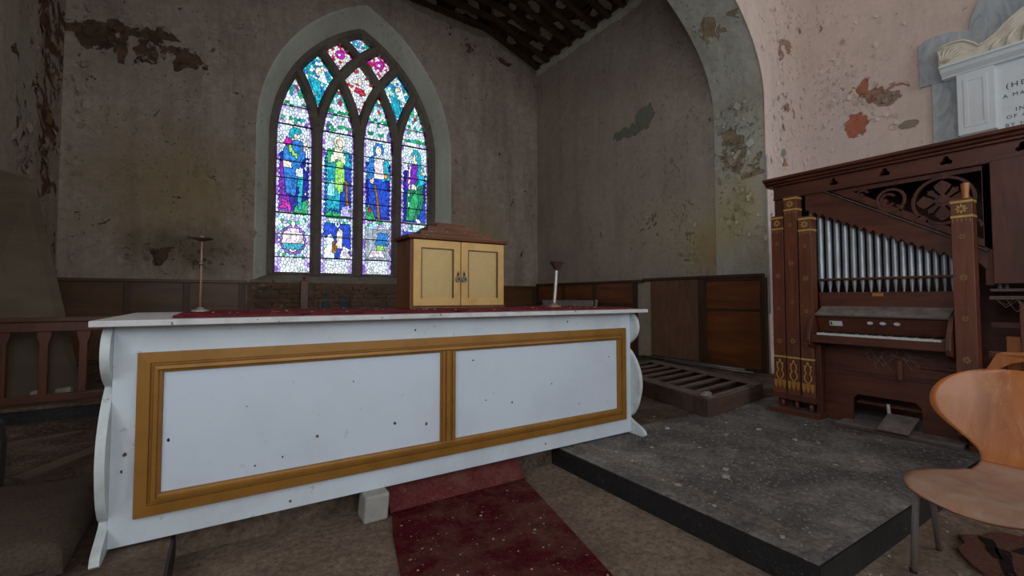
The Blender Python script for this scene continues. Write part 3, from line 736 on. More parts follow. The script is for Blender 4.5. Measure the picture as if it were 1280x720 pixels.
FIG = {
 0: lambda c, h, b: [
    (P(c,h,b,(-.8,1.16),(.8,1.16),(.8,2.3),(-.8,2.3)), DB), (P(c,h,b,(-.8,1.16),(-.1,1.16),(-.3,1.5),(-.3,2.1),(-.8,2.1)), VI), (P(c,h,b,(-.75,1.2),(-.1,1.16),(-.15,1.35),(-.7,1.4)), MA),
    (P(c,h,b,(.05,1.13),(.8,1.13),(.8,1.4),(.3,1.35),(.05,1.25)), GR), (P(c,h,b,(-.45,1.5),(.1,1.45),(.25,2.0),(.7,2.3),(.62,2.52),(.15,2.56),(-.35,2.52),(-.72,2.3),(-.6,1.9)), MB_),
    (P(c,h,b,(.2,1.22),(.45,1.2),(.55,1.8),(.5,2.0),(.15,2.0),(.22,1.6)), TE), (P(c,h,b,(.1,1.85),(.55,1.85),(.55,2.02),(.08,2.02)), W_),
    (P(c,h,b,(-.6,2.0),(-.15,1.98),(-.1,2.1),(-.55,2.16)), SK), (P(c,h,b,(-.55,2.42),(-.2,2.42),(-.15,2.55),(-.5,2.6)), MA), (P(c,h,b,(-.35,2.35),(.1,2.2),(.15,2.27),(-.3,2.45)), LG),
    (P(c,h,b,(.62,1.5),(.7,1.5),(.78,2.62),(.68,2.62)), W_), (P(c,h,b,(.5,2.36),(.78,2.4),(.72,2.55),(.5,2.52)), SK),
    (ell(c,h,b,.05,2.64,.26,.10), SK), (P(c,h,b,(-.35,2.58),(-.1,2.6),(-.05,2.68),(.35,2.7),(.3,2.79),(-.1,2.8),(-.35,2.72)), TE),
    (ell(c,h,b,0,.62,.78,.28,18), PU), (ell(c,h,b,0,.62,.68,.235,16), PK), (P(c,h,b,(-.6,.55),(.6,.55),(.4,.42),(-.4,.42)), TE), (P(c,h,b,(-.12,.97),(.12,.97),(.1,1.05),(0,.84),(-.1,1.05)), W_)],
 1: lambda c, h, b: [
    (P(c,h,b,(-.8,1.16),(.8,1.16),(.8,2.4),(-.8,2.4)), BL), (P(c,h,b,(-.75,1.3),(.1,1.25),(.2,1.9),(-.1,2.3),(-.6,2.45),(-.78,2.0)), TE), (P(c,h,b,(-.75,1.1),(.8,1.1),(.8,1.3),(.2,1.22),(-.7,1.28)), GR),
    (P(c,h,b,(.1,1.16),(.8,1.16),(.75,1.4),(.2,1.34)), LI), (P(c,h,b,(.5,1.4),(.75,1.4),(.7,1.85),(.45,1.9)), BR), (P(c,h,b,(-.7,1.55),(-.2,1.55),(-.2,1.85),(-.65,1.85)), AQ),
    (P(c,h,b,(-.8,2.15),(-.3,2.25),(-.25,2.52),(-.7,2.5)), GR), (P(c,h,b,(.35,2.2),(.8,2.15),(.72,2.48),(.3,2.5)), TE), (P(c,h,b,(-.2,1.75),(.15,1.6),(.42,1.85),(.4,2.2),(.05,2.35),(-.2,2.15)), LG),
    (P(c,h,b,(-.5,2.2),(-.1,2.3),(.1,2.3),(.5,2.2),(.5,2.32),(.25,2.56),(-.2,2.56),(-.5,2.34)), CR), (ell(c,h,b,.05,2.66,.38,.13), CR), (ell(c,h,b,.05,2.64,.2,.09), SK),
    (P(c,h,b,(-.8,.3),(.8,.3),(.8,1.0),(-.8,1.0)), BL), (P(c,h,b,(-.8,.3),(-.2,.3),(-.1,.6),(-.4,.8),(-.8,.7)), W_), (P(c,h,b,(-.35,.4),(.0,.4),(.05,.62),(-.3,.62)), BR), (P(c,h,b,(-.05,.5),(.3,.5),(.35,.85),(.1,.92),(-.05,.8)), SK), (P(c,h,b,(.1,.3),(.8,.3),(.75,.5),(.4,.56)), PK),
    (P(c,h,b,(-.12,.97),(.12,.97),(.1,1.06),(0,.86),(-.1,1.06)), W_)],
 2: lambda c, h, b: [
    (P(c,h,b,(-.8,1.16),(.8,1.16),(.8,2.35),(-.8,2.35)), DB), (P(c,h,b,(-.7,1.2),(.75,1.2),(.8,1.7),(.4,2.1),(-.4,2.2),(-.7,2.0)), BL), (P(c,h,b,(-.78,1.95),(-.3,2.05),(-.3,2.5),(-.62,2.45),(-.8,2.2)), MB_),
    (P(c,h,b,(.35,2.0),(.8,2.0),(.75,2.42),(.4,2.45)), TE), (P(c,h,b,(-.05,1.16),(.2,1.16),(.05,1.6),(-.2,1.95),(-.25,1.9),(-.12,1.5)), BR), (P(c,h,b,(-.78,1.12),(-.2,1.12),(-.3,1.3),(-.6,1.45),(-.8,1.4)), GR), (ell(c,h,b,-.6,1.36,.14,.07), RE),
    (P(c,h,b,(-.32,2.02),(.45,2.02),(.35,2.4),(.05,2.5),(-.25,2.42)), PK), (ell(c,h,b,.52,2.1,.16,.06), (.85, .4, .05)), (P(c,h,b,(-.6,1.92),(-.3,1.9),(-.3,2.02),(-.55,2.06)), SK),
    (ell(c,h,b,0,2.62,.22,.11), SK), (P(c,h,b,(-.36,2.5),(-.2,2.5),(-.2,2.66),(0,2.72),(.2,2.66),(.25,2.55),(.36,2.6),(.25,2.78),(-.2,2.78)), MB_),
    (P(c,h,b,(-.8,.3),(.8,.3),(.8,.95),(-.8,.95)), GY), (P(c,h,b,(-.2,.62),(.75,.6),(.7,.88),(.1,.88)), MB_), (P(c,h,b,(-.7,.32),(.6,.32),(.3,.5),(-.4,.5)), PK), (P(c,h,b,(-.1,.5),(.5,.5),(.4,.62),(0,.62)), LG),
    (P(c,h,b,(-.12,.97),(.12,.97),(.1,1.06),(0,.86),(-.1,1.06)), W_)],
 3: lambda c, h, b: [
    (P(c,h,b,(-.8,1.16),(.8,1.16),(.8,2.3),(-.8,2.3)), DB), (P(c,h,b,(.0,1.16),(.8,1.16),(.8,1.6),(.4,1.5)), BL), (P(c,h,b,(-.6,1.25),(.2,1.2),(.75,1.7),(.7,2.1),(-.2,2.2),(-.6,1.8)), DG), (P(c,h,b,(-.6,1.2),(-.1,1.2),(.3,1.6),(.2,1.9),(-.3,1.7)), GR),
    (P(c,h,b,(-.72,1.9),(-.1,1.95),(.3,2.2),(.2,2.45),(-.5,2.42)), VI), (P(c,h,b,(.2,1.95),(.78,2.05),(.7,2.42),(.25,2.42)), TE), (P(c,h,b,(-.5,1.5),(-.42,1.5),(-.3,2.5),(-.4,2.5)), W_), (P(c,h,b,(-.3,1.9),(.15,1.88),(.15,1.98),(-.25,2.02)), SK), (P(c,h,b,(.4,2.28),(.78,2.22),(.75,2.32),(.45,2.38)), SK),
    (ell(c,h,b,.05,2.58,.22,.12), SK), (P(c,h,b,(-.3,2.6),(-.1,2.66),(.15,2.66),(.25,2.42),(.5,2.42),(.45,2.68),(.2,2.78),(-.15,2.78)), TE), (P(c,h,b,(.1,1.16),(.5,1.16),(.4,1.24),(.15,1.24)), PK),
    (P(c,h,b,(-.8,.3),(.8,.3),(.8,.95),(-.8,.95)), BL), (P(c,h,b,(-.5,.35),(.4,.35),(.3,.7),(-.3,.8)), PK)],
}
def light_color(cx, half, b):
    def fn(x, z, rng):
        u = (x-cx)/half; v = z-b
        if abs(u) > .82: return rng.choice((LI, LI, PU, W_, (.7, .6, .9)))
        if v < .28: return (.9, .92, .9) if abs(u) < .7 else LI
        if v < 1.12: return rng.choice((W_, W_, W_, GR, LI, AQ))
        if v < 2.82: return rng.choice((W_, W_, (.7, .85, .95), (.8, .9, .85)))
        if 3.02 < v < 3.12 or 3.30 < v < 3.39: return W_
        if v > 3.42: return rng.choice((TE, GR, TE, AQ, W_)) if abs(u) > .12 else rng.choice((W_, LI, W_, RE))
        if 3.22 < v < 3.30 or 2.93 < v < 3.0: return rng.choice((TE, GR, GR, DG, AQ, W_))
        if abs(u) > .5: return rng.choice((LI, PU, LI, W_))
        return rng.choice((W_, W_, LI, W_, GR, W_, (.8, .75, .95)))
    return fn
rg = random.Random(11)
for i in range(NL):
    cx = (base[i]+base[i+1])/2; half = PITCHX/2-BW; b0 = SILL+.05
    L = empty('stained_light', (WC+cx, YG, b0)); L.parent = win; L.location = Vector((WC+cx, YG, b0))-win.location
    zt = max(z for z in [SPR+k*.01 for k in range(250)] if cell_range(i, i+1, z, BW)[1] > cell_range(i, i+1, z, BW)[0])
    def inl(x, z, i=i, b0=b0):
        lo_, hi_ = cell_range(i, i+1, z, BW-.045); return lo_ < x < hi_ and z > b0-.05
    bars = [b0+t for t in (.285, .72, 1.13, 1.46, 1.80, 2.13, 2.45, 2.83, 3.2)]
    glaze(L, inl, (b0-.02, zt+.05), (cx-half, cx+half), FIG[i](cx, half, b0), light_color(cx, half, b0), .050, bars, rg, K=1.35)
    sb = None
    for k, z in enumerate(bars):
        lo_, hi_ = cell_range(i, i+1, z, BW-.02)
        t = .014 if k in (2, 7) else .009
        MB().box(WC+lo_, WC+hi_, YG+.008, YG+.026, z-t, z+t).build('saddle_bar', M['lead'], L)
def dia_color(kind):
    def fn(x, z, rng):
        return rng.choice({'angel': (TE, TE, W_, AQ, CR, MB_), 'red': (W_, W_, CR, RE, MA, PK), 'centre': (W_, CR, RE, PK, W_, W_), 'green': (GR, W_, TE, W_, LI)}[kind])
    return fn
for row in (1, 2, 3):
    for i in range(NL-row):
        j = i+1+row
        zs = [z for z in [SPR+.005*k for k in range(500)] if cell_range(i, j, z, BW)[1] > cell_range(i, j, z, BW)[0]]
        if not zs: continue
        z0, z1 = zs[0], zs[-1]; xl = min(cell_range(i, j, z, BW)[0] for z in zs); xh = max(cell_range(i, j, z, BW)[1] for z in zs)
        L = empty('stained_light', (WC+(xl+xh)/2, YG, z0)); L.parent = win; L.location = Vector((WC+(xl+xh)/2, YG, z0))-win.location
        kind = {1: ('angel', 'centre', 'angel')[i], 2: 'red', 3: 'green'}[row] if row < 3 else 'green'
        cx, cz_ = (xl+xh)/2, (z0+z1)/2; s = (xh-xl)/2; H = (z1-z0)/2
        reg = {'angel': [(P(cx,s,cz_,(-.6,.1*H),(.1,.0),(.3,-.7*H),(-.1,-.8*H)), TE), (ell(cx,s,cz_,0,.35*H,.22,.18*H), SK), (P(cx,s,cz_,(.0,.0),(.7,-.1*H),(.3,.5*H),(.1,.3*H)), W_)],
               'red': [(ell(cx,s,cz_,0,.1*H,.36,.34*H), MA), (ell(cx,s,cz_,0,.05*H,.16,.2*H), W_)], 'centre': [(P(cx,s,cz_,(-.4,-.1*H),(.4,-.2*H),(.3,.05*H),(-.3,.1*H)), RE), (ell(cx,s,cz_,0,.35*H,.16,.16*H), SK)],
               'green': [(P(cx,s,cz_,(-.15,.3*H),(.15,.3*H),(.12,-.4*H),(-.12,-.4*H)), LI)]}[kind]
        def inl(x, z, i=i, j=j):
            lo_, hi_ = cell_range(i, j, z, BW-.045); return lo_ < x < hi_
        glaze(L, inl, (z0-.06, z1+.06), (xl-.04, xh+.04), reg, dia_color(kind), .054, [], rg, border=False)

# ================================================================== PANELLING
ds = struct(empty('trim_3', (XS, 6, 0)), 'broken brown wood panelling along the chancel side wall', 'panelling')
T = 1.385
part('top_rail', M['dado_dark'], ds, (XS-.06, XS, YA+.05, 5.7, T-.02, T+.03), bevel=.006); part('top_rail', M['dado_dark'], ds, (XS-.06, XS, 5.7, YE, T-.04, T+.01), bevel=.006)
for y0, y1 in ((3.47, 3.56), (4.42, 4.56), (5.86, 5.95), (6.95, 7.05), (7.95, 8.05), (8.97, YE)): part('stile', M['dado_dark'], ds, (XS-.05, XS, y0, y1, .0, T-.03), bevel=.005)
part('rail', M['dado_dark'], ds, (XS-.05, XS, 3.56, 4.42, .87, .91), bevel=.005); part('rail', M['dado_dark'], ds, (XS-.045, XS, 3.56, 4.42, 1.32, 1.37), bevel=.005)
part('panel', M['dado'], ds, (XS-.028, XS, 3.56, 4.42, .91, 1.32)); part('panel', M['dado'], ds, (XS-.028, XS, 3.56, 4.42, .04, .87))
part('bare_board', M['dado_board'], ds, (XS-.04, XS, 4.56, 5.53, .0, T-.02))
for y0, y1 in ((5.95, 6.95), (7.05, 7.95), (8.05, 8.97)):
    part('rail', M['dado_dark'], ds, (XS-.045, XS, y0, y1, .90, .96)); part('rail', M['dado_dark'], ds, (XS-.045, XS, y0, y1, .0, .12))
    part('panel', M['dado'], ds, (XS-.028, XS, y0, y1, .96, T-.04)); part('panel', M['dado'], ds, (XS-.028, XS, y0, y1, .12, .90))
part('skirting', M['dado_dark'], ds, (XS-.09, XS-.05, YA+.1, 5.5, 0, .05))
de = struct(empty('trim_4', (-1, YE, .145)), 'brown wood panelling below the stained wall beside the window', 'panelling')
T = 1.36
part('top_rail', M['dado_x'], de, (XN, .32, YE-.06, YE, T-.05, T), bevel=.006)
for x0, x1 in ((XN, -2.0), (-1.31, -1.22), (-.57, -.49), (.2, .30)): part('stile', M['dado_dark'], de, (x0, x1, YE-.05, YE, .145, T-.05), bevel=.005)
for x0, x1 in ((-2.0, -1.31), (-1.22, -.57), (-.49, .2)):
    part('rail', M['dado_x'], de, (x0, x1, YE-.05, YE, .93, .975)); part('panel', M['dado_x'], de, (x0, x1, YE-.03, YE, .975, T-.05)); part('panel', M['dado_x'], de, (x0, x1, YE-.03, YE, .145, .93))
d2 = struct(empty('trim_5', (5, YE, .0)), 'dark panelling in the corner right of the window', 'panelling')
part('top_rail', M['dado_x'], d2, (3.9, XS-.06, YE-.06, YE, 1.29, 1.34), bevel=.006)
for x0, x1 in ((3.9, 4.0), (5.1, 5.2), (6.34, 6.44)): part('stile', M['dado_dark'], d2, (x0, x1, YE-.05, YE, 0, 1.29))
for x0, x1 in ((4.0, 5.1), (5.2, 6.34)): part('rail', M['dado_x'], d2, (x0, x1, YE-.05, YE, .88, .93)); part('panel', M['dado_x'], d2, (x0, x1, YE-.03, YE, .93, 1.29)); part('panel', M['dado_x'], d2, (x0, x1, YE-.03, YE, 0, .88))
m = MB(); m.tube([(XS-.02, YA-.02, .84), (XS-.02, YA-.02, 3.1)], .014, 8)
tag(m.build('conduit_pipe', M['conduit'], smooth=True), 'thin white conduit running up the corner of the chancel arch', 'pipe')

# ================================================================== ALTAR
al = empty('altar', (1.17, 3.0, 0), 'long white altar with gold framed front panels and scrolled ends', 'altar')
AY = 2.56
part('front_board', M['altar_white'], al, (-.40, 2.745, AY, AY+.03, .012, .955), bevel=.003)
part('back_board', M['altar_white'], al, (-.40, 2.745, 3.52, 3.55, .012, .955))
part('table_top', M['altar_slab'], al, (-.465, 2.85, 2.465, 3.62, .955, .982), bevel=.004)
prof = [(3.55, .955), (3.55, .0), (2.60, .0), (2.44, -.0), (2.425, .012), (2.45, .05), (2.56, .10), (2.585, .125), (2.55, .15), (2.505, .22), (2.475, .32), (2.465, .40), (2.475, .48), (2.51, .565), (2.555, .63), (2.60, .672), (2.612, .69), (2.57, .715), (2.52, .76), (2.495, .81), (2.492, .86), (2.51, .91), (2.545, .945), (2.56, .955)]
head, body_ = prof[:4], prof[4:]; sm = []
for i in range(len(body_)-1):
    p0, p1, p2, p3 = body_[max(0, i-1)], body_[i], body_[i+1], body_[min(len(body_)-1, i+2)]
    for q in range(4):
        t = q/4; sm.append(tuple(.5*(2*p1[k]+(p2[k]-p0[k])*t+(2*p0[k]-5*p1[k]+4*p2[k]-p3[k])*t*t+(3*p1[k]-p0[k]-3*p2[k]+p3[k])*t**3) for k in range(2)))
prof = head+sm+body_[-1:]
for x0 in (-.432, 2.745):
    MB().prism(prof, lambda u, v, d: (d, u, v), x0, x0+.032).build('scrolled_end', M['altar_side'], al, smooth=True, angle=35)
def frame_bar(name, corners, mat):
    """mitred moulding: corners = outer a, outer b, and inward unit normal (x,z)"""
    (ax, az), (bx, bz), (nx, nz), ma, mb = corners
    pf = [(0, 0), (0, .022), (.045, .024), (.047, .015), (.056, .015), (.060, .033), (.074, .035), (.078, .022), (.088, .020), (.094, 0)]
    L = math.hypot(bx-ax, bz-az); tx, tz = (bx-ax)/L, (bz-az)/L
    vs_ = []
    for (px, pz, k) in ((ax, az, ma), (bx, bz, -mb)):
        for d, h in pf: vs_.append((px+nx*d+tx*d*k, AY-h, pz+nz*d+tz*d*k))
    n = len(pf); m = MB(); m.add(vs_, [(i, n+i, n+i+1, i+1) for i in range(n-1)]+[tuple(range(n)), tuple(range(2*n-1, n-1, -1))])
    return m.build(name, mat, al)
X0, X1, Z0, Z1 = -.315, 2.675, .125, .835
frame_bar('frame_moulding', ((X0, Z1), (X1, Z1), (0, -1), 1, 1), M['gold']); frame_bar('frame_moulding', ((X1, Z0), (X0, Z0), (0, 1), 1, 1), M['gold'])
frame_bar('frame_moulding', ((X0, Z0), (X0, Z1), (1, 0), 1, 1), M['gold']); frame_bar('frame_moulding', ((X1, Z1), (X1, Z0), (-1, 0), 1, 1), M['gold'])
m = MB()
for a, b, h in ((1.105, 1.205, .018), (1.115, 1.13, .03), (1.142, 1.168, .026), (1.18, 1.195, .03)): m.box(a, b, AY-h, AY, Z0+.085, Z1-.085)
m.build('frame_stile', M['gold'], al, bevel=.002)
for a, b in ((X0+.092, 1.107), (1.203, X1-.092)):
    part('front_panel', M['altar_panel'], al, (a, b, AY-.008, AY, Z0+.09, Z1-.09), bevel=.002)
rr = random.Random(17)
for x, z, r_ in ((.83, .36, .012), (.42, .355, .009), (1.02, .33, .011), (.26, .28, .006), (.14, .26, .006), (-.2, .44, .008), (1.33, .68, .008), (1.42, .42, .006), (1.62, .38, .008), (1.95, .47, .006), (2.2, .30, .006), (2.5, .62, .007), (.6, .62, .005), (.1, .55, .004), (.95, .885, .008), (2.1, .90, .008), (-.35, .40, .012), (-.36, .33, .009), (.3, .05, .009), (1.9, .06, .008)):
    on_panel = X0+.09 < x < X1-.09 and Z0+.09 < z < Z1-.09
    MB().prism([(x+r_*rr.uniform(.4, 1)*math.cos(a*.9), z+r_*rr.uniform(.5, 1.2)*math.sin(a*.9)) for a in range(7)], lambda u, v, d: (u, (AY-.008 if on_panel else AY)-d, v), 0, .001).build('chipped_spot', M['tab_wood'] if r_ > .0085 else M['lead'], al)
cl = MB()                                  # red cloth strip with frayed edges lying on the slab
n = 60; rr = random.Random(2); vs_ = []
for k in range(n+1):
    x = -.2+2.97*k/n
    vs_ += [(x, 2.56+rr.uniform(-.012, .012), .984), (x, 2.56+rr.uniform(-.012, .012), .994+rr.uniform(-.002, .003)), (x, 3.56+rr.uniform(-.01, .01), .994), (x, 3.56, .984)]
fs = []
for k in range(n):
    for q in range(3): fs.append((k*4+q, k*4+4+q, k*4+5+q, k*4+1+q))
cl.add(vs_, fs+[(0, 1, 2, 3), (n*4+3, n*4+2, n*4+1, n*4)])
tag(cl.build('altar_cloth', M['cloth_red']), 'frayed dusty red cloth lying along the top of the white altar', 'cloth')
tag(MB().prism([(.645, 0), (.775, .0), (.785, .143), (.655, .143)], lambda u, v, d: (u, d, FZ+v), 2.48, 2.62).build('stone_block', M['stone_white'], bevel=.012), 'rough white stone block propping the altar beside the carpet', 'block')

# ---- red carpet runner: floor length, riser and lip
n = 26; m = MB(); vs_ = []; rr = random.Random(4)
path = [(.2, FZ+.012), (.7, FZ+.012), (1.2, FZ+.012), (1.9, FZ+.012), (2.3, FZ+.012), (2.52, FZ+.014)]
for y, z in path:
    for k in range(n+1): vs_.append((.80+.90*k/n-.24*(2.52-y)+(-.01 if k == 0 else .01 if k == n else 0)*rr.uniform(-1, 1), y, z))
fs = [(i*(n+1)+k, i*(n+1)+k+1, (i+1)*(n+1)+k+1, (i+1)*(n+1)+k) for i in range(len(path)-1) for k in range(n)]
m.add(vs_, fs)
run = empty('carpet_runner', (1.2, 1, FZ), 'dark red carpet runner along the aisle floor under the altar', 'carpet')
o = m.build('carpet_length', M['carpet_red'], run); so = o.modifiers.new('solid', 'SOLIDIFY'); so.thickness = .012
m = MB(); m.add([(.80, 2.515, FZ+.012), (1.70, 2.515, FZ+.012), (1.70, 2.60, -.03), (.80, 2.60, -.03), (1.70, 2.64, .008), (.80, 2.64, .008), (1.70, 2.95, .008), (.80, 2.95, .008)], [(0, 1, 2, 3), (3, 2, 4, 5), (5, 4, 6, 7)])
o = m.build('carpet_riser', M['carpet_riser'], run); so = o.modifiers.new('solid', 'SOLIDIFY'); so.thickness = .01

# ---- tabernacle cabinet on the altar
tx0, tx1, ty, tz0, tz1 = 1.11, 1.885, 3.1, .996, 1.50
tb = empty('tabernacle', (1.5, 3.22, tz0), 'brown wooden cabinet with gold mesh doors and stepped top on the altar', 'cabinet')
TD = ty+.3
part('body', M['tab_wood'], tb, (tx0, tx1, ty+.005, TD, tz0+.012, tz1), bevel=.003)
part('base', M['tab_wood'], tb, (tx0-.006, tx1+.006, ty-.012, TD, tz0, tz0+.014))
for k, (a, b) in enumerate(((tx0+.018, 1.497), (1.503, tx1-.006))):
    d = MB(); w_ = .062
    z0, z1 = tz0+.018, tz1-.006
    d.ring([(a, z0), (b, z0), (b, z1), (a, z1)], [(a+w_, z0+w_*.9), (b-w_, z0+w_*.9), (b-w_, z1-w_), (a+w_, z1-w_)], lambda u, v, q: (u, q, v), ty-.018, ty+.004)
    door = d.build('door', M['tab_gold'], tb, bevel=.004)
    part('mesh_panel', M['perforated'], door, (a+w_-.004, b-w_+.004, ty-.006, ty, z0+w_*.9-.004, z1-w_+.004))
    part('bead', M['tab_wood'], door, (a+w_-.006, b-w_+.006, ty-.02, ty-.006, z1-w_, z1-w_+.005), (a+w_-.006, a+w_, ty-.02, ty-.006, z0+w_*.9, z1-w_), (b-w_, b-w_+.006, ty-.02, ty-.006, z0+w_*.9, z1-w_))
    hx = 1.475 if k == 0 else 1.525; hz = tz0+.215
    h = MB(); h.ring(disc(hx, hz, .022), disc(hx, hz, .013), lambda u, v, q: (u, q, v), ty-.03, ty-.022); h.prism(disc(hx, hz+.038, .009, 8), lambda u, v, q: (u, q, v), ty-.026, ty-.018)
    h.prism([(hx-.006, hz+.02), (hx+.006, hz+.02), (hx+.004, hz+.06), (hx-.004, hz+.06)], lambda u, v, q: (u, q, v), ty-.026, ty-.018); h.lathe([(.003, 0), (.007, .004), (.003, .008)], (hx, ty-.03, hz-.004), 8)
    h.build('handle', M['iron'], door, smooth=True, angle=40)
def frustum(x0, x1, y0, y1, z0, z1, i):
    return MB().add([(x0,y0,z0),(x1,y0,z0),(x1,y1,z0),(x0,y1,z0),(x0+i,y0+i,z1),(x1-i,y0+i,z1),(x1-i,y1-i,z1),(x0+i,y1-i,z1)], [(0,3,2,1),(4,5,6,7),(0,1,5,4),(1,2,6,5),(2,3,7,6),(3,0,4,7)])
frustum(tx0-.025, tx1+.025, ty-.03, TD, tz1, tz1+.026, -.006).build('cornice', M['tab_top'], tb, bevel=.004)
for a, b, f, z0, z1 in ((1.19, 1.80, .02, .026, .068), (1.26, 1.71, .055, .068, .110), (1.345, 1.60, .09, .110, .148)):
    frustum(a, b, ty+f, TD-f*.6, tz1+z0, tz1+z1, .012).build('step', M['tab_top'], tb, bevel=.003)

# ---- candlesticks
cs = empty('candlestick', (-.12, 3.2, .995), 'slender reddish candlestick with a wide drip pan on the altar', 'candlestick')
c0 = (-.12, 3.2, .995)
MB().lathe([(.045, 0), (.045, .006), (.02, .014), (.009, .024)], c0, 16).build('base', M['candle_metal'], cs, smooth=True, angle=40)
MB().lathe([(.006, .02), (.005, .2), (.005, .27), (.004, .42)], c0, 10).build('stem', M['candle_wood'], cs, smooth=True)
MB().lathe([(.006, .27), (.012, .274), (.014, .28), (.011, .286), (.006, .29)], c0, 12).build('knop', M['iron'], cs, smooth=True)
MB().lathe([(.006, .41), (.03, .416), (.056, .424), (.058, .428), (.02, .426)], c0, 20).build('drip_pan', M['candle_bowl'], cs, smooth=True, angle=50)
MB().lathe([(.012, .426), (.013, .44), (.006, .441)], c0, 12).build('socket', M['candle_wood'], cs, smooth=True, angle=40)
c1 = (2.36, 3.05, .995)
cs = empty('candlestick', c1, 'leaning grey candlestick with a funnel cup beside the gold cabinet', 'candlestick')
m = MB(); m.lathe([(.06, 0), (.058, .01), (.03, .02), (.014, .036)], c1, 18).build('base', M['candle_wood'], cs, smooth=True, angle=50)
m = MB(); m.tube([(c1[0], c1[1], c1[2]+.03), (c1[0]+.012, c1[1], c1[2]+.14), (c1[0]+.026, c1[1], c1[2]+.31)], [.014, .015, .014], 12); m.build('stem', M['candle_metal'], cs, smooth=True, angle=50)
MB().lathe([(.012, .30), (.016, .312), (.058, .372), (.062, .384), (.055, .384), (.012, .33)], (c1[0]+.028, c1[1], c1[2]), 20).build('cup', M['candle_bowl'], cs, smooth=True, angle=50)

# ================================================================== THINGS BEHIND THE ALTAR
ra = empty('communion_rail', (-1.1, 5.7, .145), 'brown wooden communion rail with flat slats on the chancel step', 'rail')
part('top_rail', M['rail_x'], ra, (XN, .3, 5.62, 5.76, .855, .895), bevel=.006); part('under_rail', M['rail'], ra, (XN, .3, 5.645, 5.735, .77, .855), bevel=.004); part('lower_rail', M['rail_x'], ra, (XN, .3, 5.645, 5.735, .145, .205), bevel=.004)
for k in range(8):
    x = -1.88+.262*k
    MB().prism([(x-.03, .205), (x+.028, .205), (x+.028, .66), (x+.046, .72), (x+.05, .77), (x-.05, .77), (x-.046, .72), (x-.03, .66)], lambda u, v, d: (u, d, v), 5.66, 5.72).build('slat', M['rail'], ra, bevel=.004)
m = MB(); q = [Vector(p) for p in ((-1.17, 6.1, .145), (-1.63, 6.32, 2.25), (-2.08, 6.40, 2.37), (-2.08, 5.98, .145))]; nn = (q[1]-q[0]).cross(q[3]-q[0]).normalized()*.022
if nn.y < 0: nn = -nn
m.add([*q, *[p+nn for p in q]], [(0, 1, 2, 3), (7, 6, 5, 4), (0, 4, 5, 1), (1, 5, 6, 2), (2, 6, 7, 3), (3, 7, 4, 0)])
tag(m.build('leaning_board', M['board_grey']), 'large grey-brown sheet of board leaning in the corner behind the rail', 'board')
for x0, x1, y, lab in ((-1.50, -1.40, 5.90, 'smaller whitish block behind the communion rail, close to the leaning board'), (-1.34, -1.22, 5.92, 'larger whitish block on the floor behind a slat of the communion rail')):
    tag(MB().prism([(x0, 0), (x1, 0), (x1-.004, .075), (x0+.01, .065)], lambda u, v, d: (u, d, .145+v), y, y+.09).build('plaster_block', M['paper'], bevel=.006), lab, 'block')
# dark post and the small stand seen over the altar
ps = empty('wooden_post', (.71, 5.25, .145), 'dark brown square post with a pointed finial behind the altar', 'post')
part('shaft', M['organ'], ps, (.672, .748, 5.21, 5.29, .145, 1.25), bevel=.006); MB().lathe([(.03, 0), (.012, .012), (.012, .02), (.02, .03), (.0, .05)], (.71, 5.25, 1.25), 8).build('finial', M['organ'], ps)
part('foot', M['organ'], ps, (.56, .86, 5.15, 5.35, .145, .19), bevel=.006)
sd = empty('torn_screen', (1.04, 5.25, .145), 'low wooden screen with torn dark green cloth behind the altar', 'screen')
for x0, x1, z in ((.885, .957, 1.10), (1.065, 1.19, 1.09)):
    MB().prism([(x0, .3), (x1, .3), (x1, z+.03), (x1-.03, z-.02), (x0+.03, z+.01), (x0, z-.01)], lambda u, v, d: (u, d, v), 5.245, 5.255).build('cloth_panel', M['green_cloth'], sd)
for x in (.87, 1.20): part('post', M['dado_dark'], sd, (x-.012, x+.012, 5.23, 5.27, .145, 1.05))
part('rail', M['dado_dark'], sd, (.87, 1.20, 5.24, 5.26, 1.03, 1.055)); part('rail', M['dado_dark'], sd, (.87, 1.20, 5.24, 5.26, .25, .28))
rd = empty('radiator', (6.38, 7.8, 0), 'pale panel radiator on the panelled chancel wall', 'radiator')
part('panel', M['radiator'], rd, (6.36, 6.40, 6.95, 8.68, .25, 1.005), bevel=.012)
for k in range(14): part('rib', M['radiator'], rd, (6.352, 6.362, 7.05+k*.115, 7.09+k*.115, .30, .96), bevel=.003)
m = MB().tube([(6.37, 6.84, 0), (6.37, 6.84, .98)], .022, 10); m.tube([(6.37, 6.84, .93), (6.37, 6.97, .93)], .014, 8); m.lathe([(.03, 0), (.034, .03), (.02, .06), (.0, .065)], (6.37, 6.84, .96), 10); m.build('valve_pipe', M['radiator'], rd, smooth=True, angle=40)
for y in (7.1, 8.5): part('bracket', M['radiator'], rd, (6.40, XS-.05, y, y+.04, .5, .54)); 
for y in (7.2, 8.4): part('foot', M['radiator'], rd, (6.365, 6.395, y, y+.05, 0, .25))

